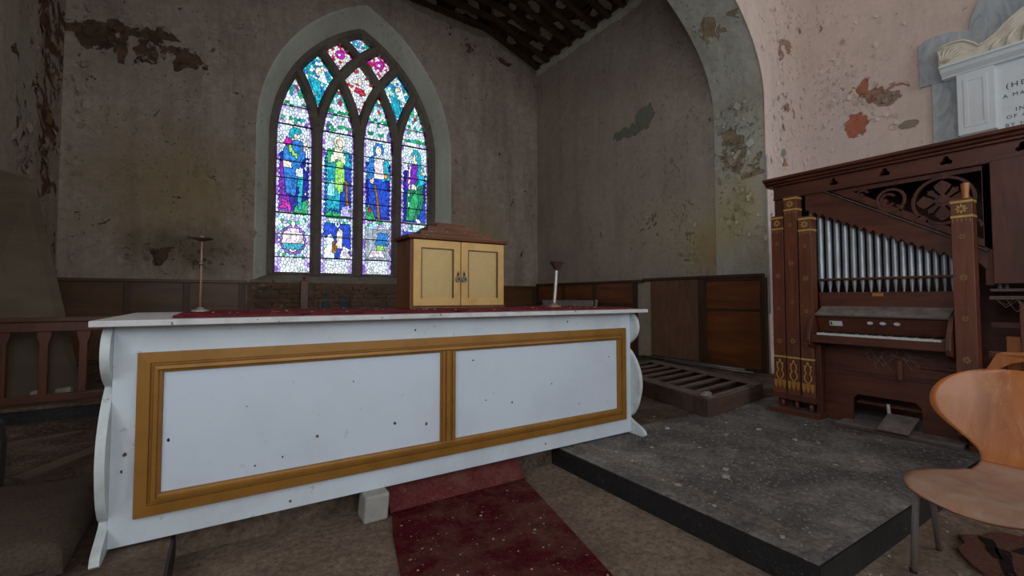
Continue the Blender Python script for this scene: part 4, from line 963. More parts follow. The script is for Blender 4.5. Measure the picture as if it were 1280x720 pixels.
# ---- slatted wooden crate frame on the platform
fa, fb, fc_ = Vector((3.66, 2.50, 0)), Vector((4.86, 2.66, 0)), Vector((4.35, 3.86, 0))
ux = (fb-fa).normalized(); uy = Vector((-ux.y, ux.x, 0)); LX, LY, HZ = 1.20, 1.75, .155
cr = empty('wooden_grating', fa, 'dusty brown slatted wooden frame lying in front of the panelling', 'crate')
skew = -.0
def cf(u, v, z): p = fa+ux*u+(uy+ux*.38)*v; return (p.x, p.y, z)
def cbox(name, u0, u1, v0, v1, z0, z1):
    m = MB(); m.add([cf(u0,v0,z0), cf(u1,v0,z0), cf(u1,v1,z0), cf(u0,v1,z0), cf(u0,v0,z1), cf(u1,v0,z1), cf(u1,v1,z1), cf(u0,v1,z1)], [(0,3,2,1),(4,5,6,7),(0,1,5,4),(1,2,6,5),(2,3,7,6),(3,0,4,7)])
    return m.build(name, M['crate'], cr, bevel=.006)
cbox('side_board', 0, LX, 0, .04, .002, HZ); cbox('side_board', 0, LX, LY-.04, LY, .002, HZ); cbox('side_board', 0, .04, .04, LY-.04, .002, HZ); cbox('side_board', LX-.04, LX, .04, LY-.04, .002, HZ)
cbox('top_board', .0, .17, .0, LY, HZ, HZ+.012); cbox('top_board', LX-.20, LX, .0, LY, HZ, HZ+.012)
for k in range(9): cbox('slat', .17, LX-.20, .02+k*.205, .02+k*.205+.062, HZ-.015, HZ+.010)
rl = random.Random(71); m = MB(); vs_ = []
for i, (r_, z_) in enumerate(((.045, 0), (.06, .014), (.05, .036), (.026, .05))):
    for k in range(9): q_ = r_*rl.uniform(.7, 1.2); vs_.append((3.735+q_*math.cos(2*PI*k/9), 2.565+q_*.8*math.sin(2*PI*k/9), HZ+.012+z_*rl.uniform(.85, 1.1)))
m.add(vs_, [(i*9+k, i*9+(k+1) % 9, i*9+9+(k+1) % 9, i*9+9+k) for i in range(3) for k in range(9)]+[tuple(range(8, -1, -1)), tuple(range(27, 36))])
tag(m.build('plaster_lump', M['chip_grey']), 'pale lump of fallen plaster on the corner of the slatted frame', 'plaster lump')
for x0, y0, x1, y1, r_, lab in ((6.36, 3.75, 6.30, 5.6, .022, 'thick grey pipe lying tight along the foot of the panelling'), (6.22, 3.55, 6.16, 5.0, .018, 'thinner grey pipe lying on the floor between slatted frame and panelling')):
    tag(MB().tube([(x0, y0, r_+.002), ((x0+x1)/2, (y0+y1)/2, r_+.006), (x1, y1, r_+.002)], r_, 10).build('heating_pipe', M['iron'], smooth=True), lab, 'pipe')

# ================================================================== ORGAN
og = empty('organ', (4.9, 1.2, 0), 'dark brown pipe organ with gold stencilled pillars and silver pipes', 'organ')
OX = 4.56
fx = lambda u, v, d: (d, u, v)                         # outline (y, z) extruded along x
def ob(name, mat, *a, bevel=.004, parent=None): return part(name, M[mat], parent or og, a, bevel=bevel)
ob('case_back', 'organ_dark', 5.70, 5.75, -.3, 2.33, 0, 2.16); ob('case_side', 'organ', 4.60, 5.75, -.345, -.30, 0, 2.15)
ob('case_side', 'organ', 4.55, 5.75, 2.30, 2.345, 0, 2.16)
ob('case_top', 'organ_y', 4.50, 5.75, -.3, 2.345, 2.15, 2.17)
cut = MB()
for y in (1.827, 1.458, 1.085, .70, .32):              # pierced trefoils, cut right through the frieze
    ang = []
    for a in (90, 210, 330):
        cy_, cz_ = y+.022*math.cos(math.radians(a)), 2.095+.021*math.sin(math.radians(a))
        ang += [(cy_+.0165*math.cos(math.radians(a+t)), cz_+.0165*math.sin(math.radians(a+t))) for t in range(-105, 106, 30)]
    cut.prism(ang, fx, 4.50, 4.64)
fz = part('frieze', M['organ_y'], og, (4.535, 4.60, -.3, 2.345, 2.035, 2.16))
cutter = cut.build('cutter', M['organ_y'])
bo = fz.modifiers.new('pierce', 'BOOLEAN'); bo.operation = 'DIFFERENCE'; bo.object = cutter; bo.solver = 'EXACT'
bpy.context.view_layer.update()
me = bpy.data.meshes.new_from_object(fz.evaluated_get(bpy.context.evaluated_depsgraph_get())); fz.modifiers.clear(); fz.data = me
bpy.data.objects.remove(cutter)
MB().prism([(4.535, 2.15), (4.505, 2.152), (4.50, 2.165), (4.475, 2.175), (4.47, 2.19), (4.44, 2.20), (4.435, 2.222), (5.75, 2.222), (5.75, 2.15)], lambda u, v, d: (u, d, v), -.3, 2.40).build('cornice', M['organ_y'], og)
ob('moulding', 'organ_y', 4.52, 4.56, -.3, 2.345, 2.022, 2.036, bevel=.003)
ob('corner_post', 'organ', 4.545, 4.60, 2.22, 2.345, .0, 2.035)
# sloping beam with a scalloped lower edge
lowe = []; n = 19
for k in range(n):
    y0 = 2.06-1.18*k/n; y1 = 2.06-1.18*(k+1)/n
    zz = lambda y: 1.872-(2.06-y)*.505
    lowe += [(y0, zz(y0)), (y0-(y0-y1)*.2, zz(y0)+.016), (y0-(y0-y1)*.55, zz((y0+y1)/2)+.004), (y0-(y0-y1)*.85, zz(y1)-.006)]
MB().prism([(2.06, 2.03), (1.92, 2.03), (.88, 1.392)]+lowe[::-1], fx, 4.535, 4.575).build('sloping_beam', M['organ_y'], og)
m = MB(); m.prism([(1.92, 2.036), (1.905, 2.036), (.88, 1.412), (.88, 1.398)], fx, 4.515, 4.54); m.build('beam_bead', M['organ_dust'], og)
# pierced and carved spandrel
sp_ = empty('carved_spandrel', (OX, 1.3, 1.4)); sp_.parent = og; sp_.location = Vector((OX, 1.3, 1.4))-og.location
d0, d1 = 4.55, 4.58
MB().ring([(1.86, 2.02), (.86, 2.02), (.86, 1.41)], [(1.69, 1.985), (.905, 1.985), (.905, 1.49)], fx, d0, d1).build('spandrel_frame', M['organ'], sp_)
def ring_part(y, z, r, t, name='carved_ring', a0=0, a1=2*PI, dd=0):
    n = 28; full = a1-a0 > 6.2
    if full:
        MB().ring(disc(y, z, r, n), disc(y, z, r-t, n), fx, d0-.004+dd, d1).build(name, M['organ'], sp_, bevel=.002)
    else:
        pts = [(y+r*math.cos(a0+(a1-a0)*k/n), z+r*math.sin(a0+(a1-a0)*k/n)) for k in range(n+1)]+[(y+(r-t)*math.cos(a1-(a1-a0)*k/n), z+(r-t)*math.sin(a1-(a1-a0)*k/n)) for k in range(n+1)]
        m = MB(); N2 = len(pts)//2
        for k in range(N2-1):
            q = [pts[k], pts[k+1], pts[-2-k], pts[-1-k]]; m.prism(q, fx, d0-.004+dd, d1)
        m.build(name, M['organ'], sp_)
FC = (1.115, 1.805)
ring_part(*FC, .185, .022)
for k in range(8):
    a = k*PI/4; L = .155 if k % 2 == 0 else .125; wd = .05 if k % 2 == 0 else .024
    prof = [(.03, -.008), (.05, -.012), (.085, -wd*.75), (.11, -wd), (L-.02, -wd*.55), (L, 0), (L-.02, wd*.55), (.11, wd), (.085, wd*.75), (.05, .012), (.03, .008)]
    poly = [(FC[0]+r*math.cos(a)-s*math.sin(a), FC[1]+r*math.sin(a)+s*math.cos(a)) for r, s in prof]
    MB().prism(poly, fx, d0-.002-(.006 if k % 2 == 0 else 0), d1).build('petal', M['organ'], sp_, bevel=.002)
MB().prism(disc(*FC, .028, 14), fx, d0-.012, d1).build('flower_boss', M['organ_dark'], sp_, bevel=.003); MB().ring(disc(*FC, .045, 18), disc(*FC, .026, 18), fx, d0-.006, d1).build('carved_ring', M['organ'], sp_)
ring_part(1.43, 1.862, .10, .02); ring_part(1.445, 1.87, .055, .018, 'carved_scroll', -2.4, 2.6)
MB().prism(disc(1.47, 1.86, .022, 10), fx, d0-.006, d1).build('carved_leaf', M['organ'], sp_)
MB().prism([(1.34, 1.80), (1.40, 1.83), (1.37, 1.76)], fx, d0, d1).build('carved_leaf', M['organ'], sp_)
ring_part(1.62, 1.942, .045, .016, 'carved_scroll', -2.6, 2.8); MB().prism(disc(1.625, 1.945, .014, 8), fx, d0-.004, d1).build('carved_leaf', M['organ'], sp_)
ring_part(1.25, 1.66, .05, .014, 'carved_scroll', -1.0, 3.6); ring_part(.95, 1.60, .045, .014, 'carved_scroll', -1.0, 3.6)
# silver pipes
Y = 2.045; k = 0
while Y > 1.07:
    t = (2.045-Y)/.97; r = .0265-.010*t; top = 1.872-(2.06-Y)*.505+.07
    m = MB(); m.lathe([(.006, 1.115), (r, 1.245), (r, 1.25), (r*.985, 1.252), (r*.985, top)], (4.622, Y, 0), 18)
    m.build('organ_pipe', M['pipe'], og, smooth=True, angle=50)
    Y -= .068-.024*t; k += 1
ob('pipe_rail', 'organ_y', 4.572, 4.592, 1.06, 2.1, 1.226, 1.244)
ob('pipe_backboard', 'organ_dark', 5.20, 5.22, -.3, 2.3, 0, 2.03)
ob('pipe_shelf', 'organ_dark', 4.565, 4.72, 1.05, 2.1, 1.10, 1.118)
ob('nameboard', 'organ_y', 4.56, 4.60, 1.055, 1.975, .985, 1.12)
part('brass_plate', M['gold_light'], og, (4.557, 4.561, 1.50, 1.575, 1.085, 1.112))
# keyboard
MB().prism([(4.565, 1.0), (4.425, .925), (4.42, .912), (4.44, .908), (4.565, .975)], lambda u, v, d: (u, d, v), 1.075, 1.955).build('key_lid', M['organ_dust'], og, bevel=.003)
fb_ = MB().prism([(4.445, .905), (4.49, .775), (4.51, .775), (4.47, .91)], lambda u, v, d: (u, d, v), 1.085, 1.945).build('fallboard', M['organ_dark'], og)
for y in (1.56, 1.475, 1.385):
    MB().prism(disc(y, .865, .020, 14, ry=.013), lambda u, v, d: (4.457+d-(v-.865)*.32, u, v), -.006, .006).build('stop_knob', M['ivory'], fb_)
MB().prism([(1.76, .83), (1.855, .83), (1.855, .872), (1.76, .872)], lambda u, v, d: (4.458+d-(v-.865)*.34, u, v), -.003, .004).build('maker_plate', M['ivory'], fb_)
MB().prism([(1.835, .838), (1.848, .838), (1.848, .864), (1.835, .864)], lambda u, v, d: (4.456+d-(v-.865)*.34, u, v), -.003, .004).build('plate_emblem', M['letter'], fb_)
kb = ob('key_bed', 'organ_dark', 4.365, 4.62, 1.07, 1.96, .70, .745)
wk = None
for k in range(36):
    y = 1.105+k*.0226
    if wk is None: wk = MB().box(4.362, 4.50, y, y+.021, .745, .768).build('white_key', M['ivory'], kb); wz = y
    else: share(wk, 'white_key', (4.431, y+.0105, .745), kb)
bk = None
for k in range(35):
    if k % 7 in (2, 6): continue
    y = 1.105+(k+1)*.0226-.006
    if bk is None: bk = MB().box(4.41, 4.50, y, y+.011, .768, .780).build('black_key', M['black'], kb)
    else: share(bk, 'black_key', (4.455, y+.0055, .768), kb)
ob('key_slip', 'organ_y', 4.34, 4.366, 1.075, 1.955, .685, .752)
for y0 in (1.045, 1.955):
    MB().prism([(4.325, .66), (4.315, .70), (4.325, .77), (4.355, .83), (4.40, .90), (4.42, .935), (4.56, .96), (4.56, .60), (4.45, .62)], lambda u, v, d: (u, d, v), y0, y0+.03).build('key_cheek', M['organ'], og, bevel=.004)
# lower case
ob('knee_panel', 'organ_dark', 4.60, 4.63, 1.04, 1.99, .40, .70); ob('case_stile', 'organ', 4.55, 4.62, 1.955, 1.99, .0, .70); ob('case_stile', 'organ', 4.55, 4.62, 1.03, 1.06, 0, .70)
MB().prism([(1.955, .0), (1.955, .42), (1.06, .42), (1.06, .0), (1.275, .0), (1.285, .215), (1.32, .25), (1.70, .25), (1.735, .215), (1.745, .0)], fx, 4.565, 4.60).build('plinth_board', M['organ_y'], og, bevel=.004)
ob('plinth_bead', 'organ_y', 4.555, 4.60, 1.06, 1.955, .415, .428, bevel=.003)
ob('knee_lever', 'organ_pillar', 4.50, 4.525, 1.375, 1.405, .42, .575); ob('knee_rail', 'organ', 4.57, 4.60, 1.07, 1.28, .52, .545)
ob('inner_floor', 'organ_dust', 4.36, 4.78, 1.02, 1.80, .002, .03); ob('inner_shelf', 'organ', 4.66, 4.76, 1.275, 1.745, .16, .18)
MB().prism([(4.33, .045), (4.34, .03), (4.58, .115), (4.58, .135)], lambda u, v, d: (u, d, v), 1.30, 1.50).build('pedal', M['organ_dust'], og, bevel=.003)
MB().tube([(4.62, 1.50, .03), (4.60, 1.505, .2)], .012, 8).build('pedal_rod', M['ivory'], og)
ob('base_plinth', 'organ_y', 4.40, 4.62, 1.93, 2.36, 0, .045)
ob('case_foot', 'organ', 4.44, 4.50, 1.925, 1.965, .045, .66)
# stencilled pillars
def petal_mesh(m, y, z, x, r, n, w_=.3):
    for k in range(n):
        a = 2*PI*k/n; ca, sa = math.cos(a), math.sin(a)
        pts = [(r*.2, 0), (r*.6, r*w_*.6), (r, 0), (r*.6, -r*w_*.6)]
        m.prism([(y+p*ca-q*sa, z+p*sa+q*ca) for p, q in pts], fx, x-.0015, x+.001)
def pillar(name, x, y0, y1, z0, z1, lower=True, feet=True):
    p = empty(name, (x+.05, (y0+y1)/2, z0)); p.parent = og; p.location = Vector((x+.05, (y0+y1)/2, z0))-og.location
    yc = (y0+y1)/2; wd = y1-y0
    part('shaft', M['organ_pillar'], p, (x, x+.10, y0, y1, z0, z1), bevel=.003)
    for z in (z1-.03, z1-.135): part('gold_band', M['gold_stencil'], p, (x-.002, x+.10, y0-.002, y1+.001, z, z+.016))
    m = MB(); petal_mesh(m, yc, z1-.073, x, .036, 8); m.build('rosette', M['gold_stencil'], p)
    m = MB()
    for k in range(5):
        yy = y0+wd*(k+.5)/5; m.prism([(yy-.004, z1-.145), (yy+.004, z1-.145), (yy, z1-.145-(.03 if k % 2 == 0 else .018))], fx, x-.0015, x+.001)
    m.build('stencil_fringe', M['gold_faint'], p)
    zb = z0+.42
    for k, z in enumerate([z1-.27-(z1-.32-zb)*i/3.2 for i in range(4)]):
        m = MB(); petal_mesh(m, yc, z, x, .026 if k % 2 else .022, 8 if k % 2 else 6, .25); m.build('rosette', M['gold_faint'], p)
    part('gold_band', M['gold_stencil'], p, (x-.002, x+.10, y0-.002, y1+.001, zb-.04, zb-.024))
    m = MB(); z = zb-.10                                       # lyre motif
    m.prism(disc(yc, z+.035, .010, 8), fx, x-.0015, x+.001)
    for s in (-1, 1):
        pts = [(.004, .025), (.020, .0), (.026, -.03), (.014, -.06), (.030, -.085), (.028, -.115), (.004, -.145)]
        for (a0, b0), (a1, b1) in zip(pts, pts[1:]):
            m.prism([(yc+s*(a0-.004), z+b0), (yc+s*(a0+.004), z+b0), (yc+s*(a1+.004), z+b1), (yc+s*(a1-.004), z+b1)], fx, x-.0015, x+.001)
        m.prism(disc(yc+s*.028, z+.005, .006, 6), fx, x-.0015, x+.001)
    m.build('lyre_stencil', M['gold_stencil'], p)
    m = MB(); z = z0+.10
    for k in range(3): yy = y0+wd*(k+.5)/3; m.prism([(yy-.016, z+.07), (yy+.016, z+.07), (yy+.013, z+.02), (yy, z-.01), (yy-.013, z+.02)], fx, x-.003, x+.001)
    m.build('gold_leaf', M['gold_light'], p)
    part('mouth_cap', M['organ_y'], p, (x-.014, x+.10, y0-.004, y1+.004, z0, z0+.06), bevel=.004)
    if feet: MB().lathe([(.018, .045-z0), (.020, .08-z0), (.018, .0)], (x+.05, yc, z0), 12).build('foot', M['organ_pillar'], p, smooth=True)
    return p
pillar('stencilled_pillar', 4.455, 2.225, 2.335, .13, 1.855); pillar('stencilled_pillar', 4.44, 2.095, 2.208, .13, 2.02); pillar('stencilled_pillar', 4.42, 1.968, 2.075, .13, 1.81)
rp_ = pillar('stencilled_pillar', 4.38, .922, 1.035, .11, 1.775)
MB().lathe([(.020, 0), (.019, .04), (.026, .10), (.025, .112), (.0, .112)], (4.43, .965, 1.775), 14).build('peg', M['ply'], rp_, smooth=True, angle=40)
m = MB(); rc = random.Random(61)                      # cobwebs hanging under the keyboard
for k in range(26):
    y0 = rc.uniform(1.2, 1.65); y1 = y0+rc.uniform(-.14, .14); z0 = rc.uniform(.58, .685); z1 = z0-rc.uniform(.0, .16); x0, x1 = 4.56, 4.585
    m.tube([(x0, y0, z0), ((x0+x1)/2, (y0+y1)/2, (z0+z1)/2-.015), (x1, y1, z1)], .0009, 4)
tag(m.build('cobweb', M['chip'], og), kind='stuff')
m = MB()
for k in range(14):
    y0 = rc.uniform(.55, .86); m.tube([(4.47, y0, 1.06), (4.49, y0-.04, 1.06-rc.uniform(.02, .09)), (4.52, y0-rc.uniform(.05, .2), 1.06)], .001, 4)
tag(m.build('cobweb', M['chip'], og), kind='stuff')
# right-hand bay
ob('side_panel', 'organ', 4.50, 4.54, -.3, .855, 1.17, 2.03); ob('bay_stile', 'organ', 4.55, 4.60, .855, .905, 1.16, 2.03)
ob('bay_ledge', 'organ_dust', 4.44, 4.78, -.3, .87, 1.06, 1.085); ob('bay_ledge', 'organ_dust', 4.47, 4.60, -.3, .87, 1.115, 1.135)
ob('bay_rail', 'organ_y', 4.60, 4.63, -.3, .9, .86, .90); ob('bay_rail', 'organ_y', 4.52, 4.56, -.3, .9, .66, .70); ob('bay_post', 'organ_pillar', 4.52, 4.56, .70, .745, 0, 1.06); ob('bay_post', 'organ_pillar', 4.58, 4.62, .42, .46, 0, 1.06)
ob('bay_base', 'organ_y', 4.44, 4.78, -.3, 1.0, 0, .1); ob('action_block', 'ply', 4.68, 4.72, .74, .84, .55, .80)
MB().lathe([(.014, 1.14), (.014, 1.30), (.018, 1.30), (.018, 1.32), (.012, 1.32)], (4.66, .855, 0), 10).build('organ_pipe', M['pipe'], og, smooth=True, angle=40)
MB().lathe([(.011, 1.14), (.011, 1.28), (.014, 1.28), (.014, 1.29), (.01, 1.29)], (4.66, .82, 0), 10).build('organ_pipe', M['pipe'], og, smooth=True, angle=40)

# ================================================================== MEMORIAL TABLET
mt = empty('memorial_tablet', (7.8, 1.0, 3.05), 'white and grey marble memorial tablet with carved pediment above the organ', 'memorial tablet')
MC = .75
def sym(pts): return pts+[(2*MC-y, z) for y, z in pts[::-1]]
MB().prism(sym([(1.97, 3.05), (1.97, 3.90)]), fx, 7.765, 7.80).build('back_slab', M['marble_grey'], mt, bevel=.004)
MB().prism(sym([(2.09, 3.86), (2.09, 4.42), (2.03, 4.46), (1.94, 4.485), (1.80, 4.47), (1.60, 4.40), (1.58, 4.56), (1.53, 4.68), (1.44, 4.86), (1.28, 5.06), (1.0, 5.25), (.75, 5.3)]), fx, 7.76, 7.80).build('back_slab', M['marble_grey'], mt, bevel=.004)
MB().prism(sym([(1.38, 3.05), (1.38, 3.86)]), fx, 7.72, 7.77).build('inscription_panel', M['marble_white'], mt)
for s in (0, 1):
    y0, y1 = (1.38, 1.71) if s == 0 else (2*MC-1.71, 2*MC-1.38)
    p = part('pilaster', M['marble_white'], mt, (7.66, 7.77, y0, y1, 3.08, 3.84), bevel=.004)
    MB().ring([(y0+.06, 3.0+.16), (y1-.06, 3.16), (y1-.06, 3.77), (y0+.06, 3.77)], [(y0+.10, 3.20), (y1-.10, 3.20), (y1-.10, 3.73), (y0+.10, 3.73)], fx, 7.652, 7.665).build('panel_moulding', M['marble_white'], p, bevel=.003)
MB().prism([(7.76, 3.84), (7.65, 3.84), (7.64, 3.86), (7.58, 3.90), (7.56, 3.94), (7.53, 3.95), (7.53, 3.975), (7.76, 3.975)], lambda u, v, d: (u, d, v), 2*MC-1.84, 1.84).build('cornice', M['marble_white'], mt)
up_ = [(1.86, 3.975), (1.87, 4.22), (1.80, 4.265), (1.72, 4.27), (1.62, 4.25), (1.53, 4.17), (1.50, 4.125), (1.44, 4.135), (1.36, 4.19), (1.26, 4.29), (1.15, 4.37), (1.0, 4.44), (.75, 4.47)]
pd = MB().prism(sym(up_), fx, 7.62, 7.76).build('pediment', M['stone_carved'], mt, bevel=.012)
for s in (1, -1):
    fy = lambda y: y if s > 0 else 2*MC-y
    m = MB(); m.tube([(7.612, fy(y), z-.012) for y, z in up_[1:]], .014, 8); m.build('carved_roll', M['stone_carved'], pd, smooth=True)
    for k in range(6):
        a = .35+k*.27; c_ = (1.83, 4.02); L = .20
        pts = [(7.618, fy(c_[0]-.02*k*0), c_[1])]
        m = MB(); m.tube([(7.615, fy(c_[0]-L*t*math.cos(a)*1.2), c_[1]+L*t*math.sin(a)+.02*math.sin(PI*t)) for t in (.1, .4, .7, 1.0)], [.012, .018, .016, .006], 6); m.build('carved_leaf', M['stone_carved'], pd, smooth=True)
    for k in range(5):
        yy = 1.40-.13*k; zc = 4.03+.05*k
        m = MB(); m.tube([(7.615, fy(yy), 3.99), (7.60, fy(yy-.04), zc+.02), (7.615, fy(yy-.10), zc+.08+.02*k)], [.02, .026, .008], 6); m.build('carved_leaf', M['stone_carved'], pd, smooth=True)
def lettering(txt, y, z, size):
    cu = bpy.data.curves.new('lettering', 'FONT'); cu.body = txt; cu.size = size; cu.extrude = .0008; cu.space_character = 1.35; cu.resolution_u = 2
    t = bpy.data.objects.new('lettering_curve', cu); COL.objects.link(t)
    me = bpy.data.meshes.new_from_object(t.evaluated_get(bpy.context.evaluated_depsgraph_get())); bpy.data.objects.remove(t)
    me.materials.clear(); me.materials.append(M['letter'])
    o = bpy.data.objects.new('lettering', me); COL.objects.link(o); o.parent = mt; o['kind'] = 'stuff'
    R_ = Matrix(((0, 0, -1, 0), (-1, 0, 0, 0), (0, 1, 0, 0), (0, 0, 0, 1)))      # text right = -Y, up = +Z, facing -X
    o.matrix_local = Matrix.Translation(Vector((7.7185, y, z))-mt.location) @ R_
for t, y, z, s in (('(HEN', 1.305, 3.53, .085), ('A MAG', 1.33, 3.42, .060), ('IN', 1.235, 3.24, .065), ('OF A', 1.31, 3.165, .060), ('BY H', 1.32, 3.07, .060)): lettering(t, y, z, s)

# ================================================================== CHAIRS
def shell_chair(name, label, x0, yc, mirror=1):
    """moulded plywood chair facing -X; centre line points (x, z, half width)"""
    ch = empty(name, (x0+.35, yc, FZ), label, 'chair')
    C = [(.0,.285,.06),(.008,.293,.13),(.025,.300,.18),(.06,.306,.218),(.12,.310,.24),(.20,.308,.25),(.30,.300,.243),(.38,.296,.215),(.45,.298,.165),(.50,.310,.125),(.535,.33,.105),(.56,.36,.098),(.58,.395,.112),(.598,.44,.16),(.615,.49,.222),(.628,.535,.262),(.642,.58,.278),(.658,.63,.272),(.674,.675,.245),(.688,.71,.20),(.70,.735,.14),(.706,.747,.06)]
    P_ = []
    # finer interpolation (Catmull-Rom)
    for i in range(len(C)-1):
        p0, p1, p2, p3 = C[max(0, i-1)], C[i], C[i+1], C[min(len(C)-1, i+2)]
        for q in range(3):
            t = q/3; P_.append(tuple(.5*(2*p1[k]+(p2[k]-p0[k])*t+(2*p0[k]-5*p1[k]+4*p2[k]-p3[k])*t*t+(3*p1[k]-p0[k]-3*p2[k]+p3[k])*t**3) for k in range(3)))
    P_.append(C[-1]); n = 20
    split = next(i for i, p in enumerate(P_) if p[0] > .545)
    for nm, seg, mt_ in (('seat', P_[:split+1], M['ply_seat']), ('backrest', P_[split:], M['ply_back'])):
        m = MB(); vs_ = []
        for x, z, hw in seg:
            for k in range(n+1):
                s = -1+2*k/n; back = max(0, min(1, (z-.36)/.25)) if x > .5 else 0
                xx = x0+x-(s*s)*.045*back*(hw/.27); zz = z+(s*s)*(.016 if x < .5 else 0)*(hw/.25)-(.0 if x > .1 else (.1-x)*.12)
                vs_.append((xx, yc+s*hw, zz))
        m.add(vs_, [(i*(n+1)+k, i*(n+1)+k+1, (i+1)*(n+1)+k+1, (i+1)*(n+1)+k) for i in range(len(seg)-1) for k in range(n)])
        o = m.build(nm, mt_, ch, smooth=True); so = o.modifiers.new('solid', 'SOLIDIFY'); so.thickness = .011; so.offset = 0
    hub = (x0+.29, yc, .27)
    part('hub_plate', M['chrome'], ch, (hub[0]-.07, hub[0]+.07, yc-.07, yc+.07, .268, .285), bevel=.01)
    for sx, sy, fx_ in ((-1, 1, .27), (-1, -1, .27), (1, 1, .60), (1, -1, .60)):
        tx = x0+(.25 if sx < 0 else .42)
        m = MB(); m.tube([(hub[0]+sx*.03, yc+sy*.05, .268), (hub[0]+sx*.05, yc+sy*.15, .268), (tx+.0, yc+sy*.215, .264), (tx+(fx_-.25 if sx < 0 else .03)*.1, yc+sy*.238, .240), (x0+fx_, yc+sy*.262, FZ+.004)], .0125, 12)
        leg = m.build('leg', M['chrome'], ch, smooth=True)
        MB().lathe([(.013, 0), (.013, .02), (.010, .024)], (x0+fx_, yc+sy*.262, FZ), 10).build('foot_cap', M['black'], leg, smooth=True)
    return ch
shell_chair('plywood_chair', 'orange-brown moulded plywood chair with chrome legs beside the black-edged platform', 2.31, .51)
# second chair: bentwood crest rail showing over the plywood one, in front of the organ bay
c2 = empty('wooden_armchair', (4.15, .55, 0), 'reddish wooden chair with a curved crest rail in front of the organ bay', 'chair')
crest = [(.86, .585), (.80, .715), (.77, .728), (.55, .74), (.33, .728), (.30, .715), (.24, .585), (.29, .60), (.36, .655), (.45, .685), (.55, .692), (.65, .685), (.74, .655), (.81, .60)]
MB().prism(crest, lambda u, v, d: (d+.02*math.cos((u-.55)*5), u, v), 4.19, 4.215).build('crest_rail', M['ply'], c2, bevel=.004)
part('seat', M['ply_seat'], c2, (3.80, 4.20, .30, .80, .40, .425), bevel=.01)
for y in (.30, .76):
    part('back_post', M['ply'], c2, (4.195, 4.22, y, y+.035, 0, .62), bevel=.004); part('leg', M['ply'], c2, (3.82, 3.855, y, y+.035, 0, .40), bevel=.004)
# low upholstered seat by the left end of the altar
us = empty('upholstered_seat', (-.85, 2.85, 0), 'dusty grey-brown upholstered seat pad with backrest on the floor left of the altar', 'chair')
def pad(name, x0, x1, y0, y1, z0, z1, mat, r=.05, sag=.012):
    m = MB(); n = 14; vs_ = []
    def pt(u, v, top):
        a = min(u, 1-u)*(x1-x0); b = min(v, 1-v)*(y1-y0); e = min(a, b); h = min(1, e/r); bul = math.sqrt(max(0, 1-(1-h)**2))
        zz = (z1-r)+(r*bul)+sag*math.sin(PI*u)*math.sin(PI*v)-.006*math.sin(u*9)*math.cos(v*7) if top else z0
        return (x0+(x1-x0)*u, y0+(y1-y0)*v, zz)
    us_ = [0, .01, .03, .06, .1, .18, .3, .42, .5, .58, .7, .82, .9, .94, .97, .99, 1]; n = len(us_)
    for top in (1, 0):
        for u in us_:
            for v in us_: vs_.append(pt(u, v, top))
    fs = []
    for i in range(n-1):
        for k in range(n-1):
            a = i*n+k; fs.append((a, a+n, a+n+1, a+1)); fs.append((n*n+a, n*n+a+1, n*n+a+n+1, n*n+a+n))
    ed = [k for k in range(n)]+[i*n+n-1 for i in range(1, n)]+[(n-1)*n+k for k in range(n-2, -1, -1)]+[i*n for i in range(n-2, 0, -1)]
    for a, b in zip(ed, ed[1:]+ed[:1]): fs.append((a, b, n*n+b, n*n+a))
    return m.add(vs_, fs).build(name, mat, us, smooth=True, angle=50)
sp2 = pad('seat_pad', -1.38, -.50, 2.40, 3.25, .03, .16, M['upholstery'], .085, .02)
part('base_board', M['vinyl'], us, (-1.36, -.52, 2.42, 3.23, 0, .032), bevel=.01)
m = MB(); m.tube([(-1.37, 2.402, .06), (-.56, 2.400, .06), (-.512, 2.42, .06), (-.502, 2.5, .06), (-.502, 3.2, .06)], .008, 8); m.build('piping', M['upholstery'], sp2, smooth=True)
m = MB(); m.prism([(-1.38, .03), (-.915, .03), (-.905, .36), (-.92, .46), (-.96, .505), (-1.03, .52), (-1.25, .52), (-1.33, .505), (-1.37, .46), (-1.385, .36)], lambda u, v, d: (u, d, v), 3.21, 3.31); m.build('backrest', M['vinyl'], us, bevel=.02)
# patterned rug scrap under the chair
rg_ = empty('rug_scrap', (3.1, .45, FZ), 'crumpled reddish rug scrap with dark pattern on the floor under the plywood chair', 'rug')
rr = random.Random(8); pts = []
for k in range(26): a = 2*PI*k/26; rr_ = .34*(1+rr.uniform(-.1, .1)); pts.append((3.10+rr_*1.0*math.cos(a), .48+rr_*.75*math.sin(a)))
MB().prism(pts, lambda u, v, d: (u, v, FZ+d+.0), .002, .016).build('rug_body', M['rug'], rg_, bevel=.004)
for ox, oy, L, a in ((-.12, .08, .3, .3), (.08, -.06, .34, .25), (.0, .15, .22, .4), (.14, .05, .2, -.2)):
    q = [(3.1+ox+t*L*math.cos(a), .48+oy+t*L*math.sin(a)) for t in (-.5, -.2, .1, .3, .5)]
    top = [(x, y+.022+rr.uniform(-.008, .01)) for x, y in q]; bot = [(x, y-.022+rr.uniform(-.008, .01)) for x, y in q][::-1]
    MB().prism(top+bot, lambda u, v, d: (u, v, FZ+d), .016, .019).build('rug_pattern', M['rug_dark'], rg_)
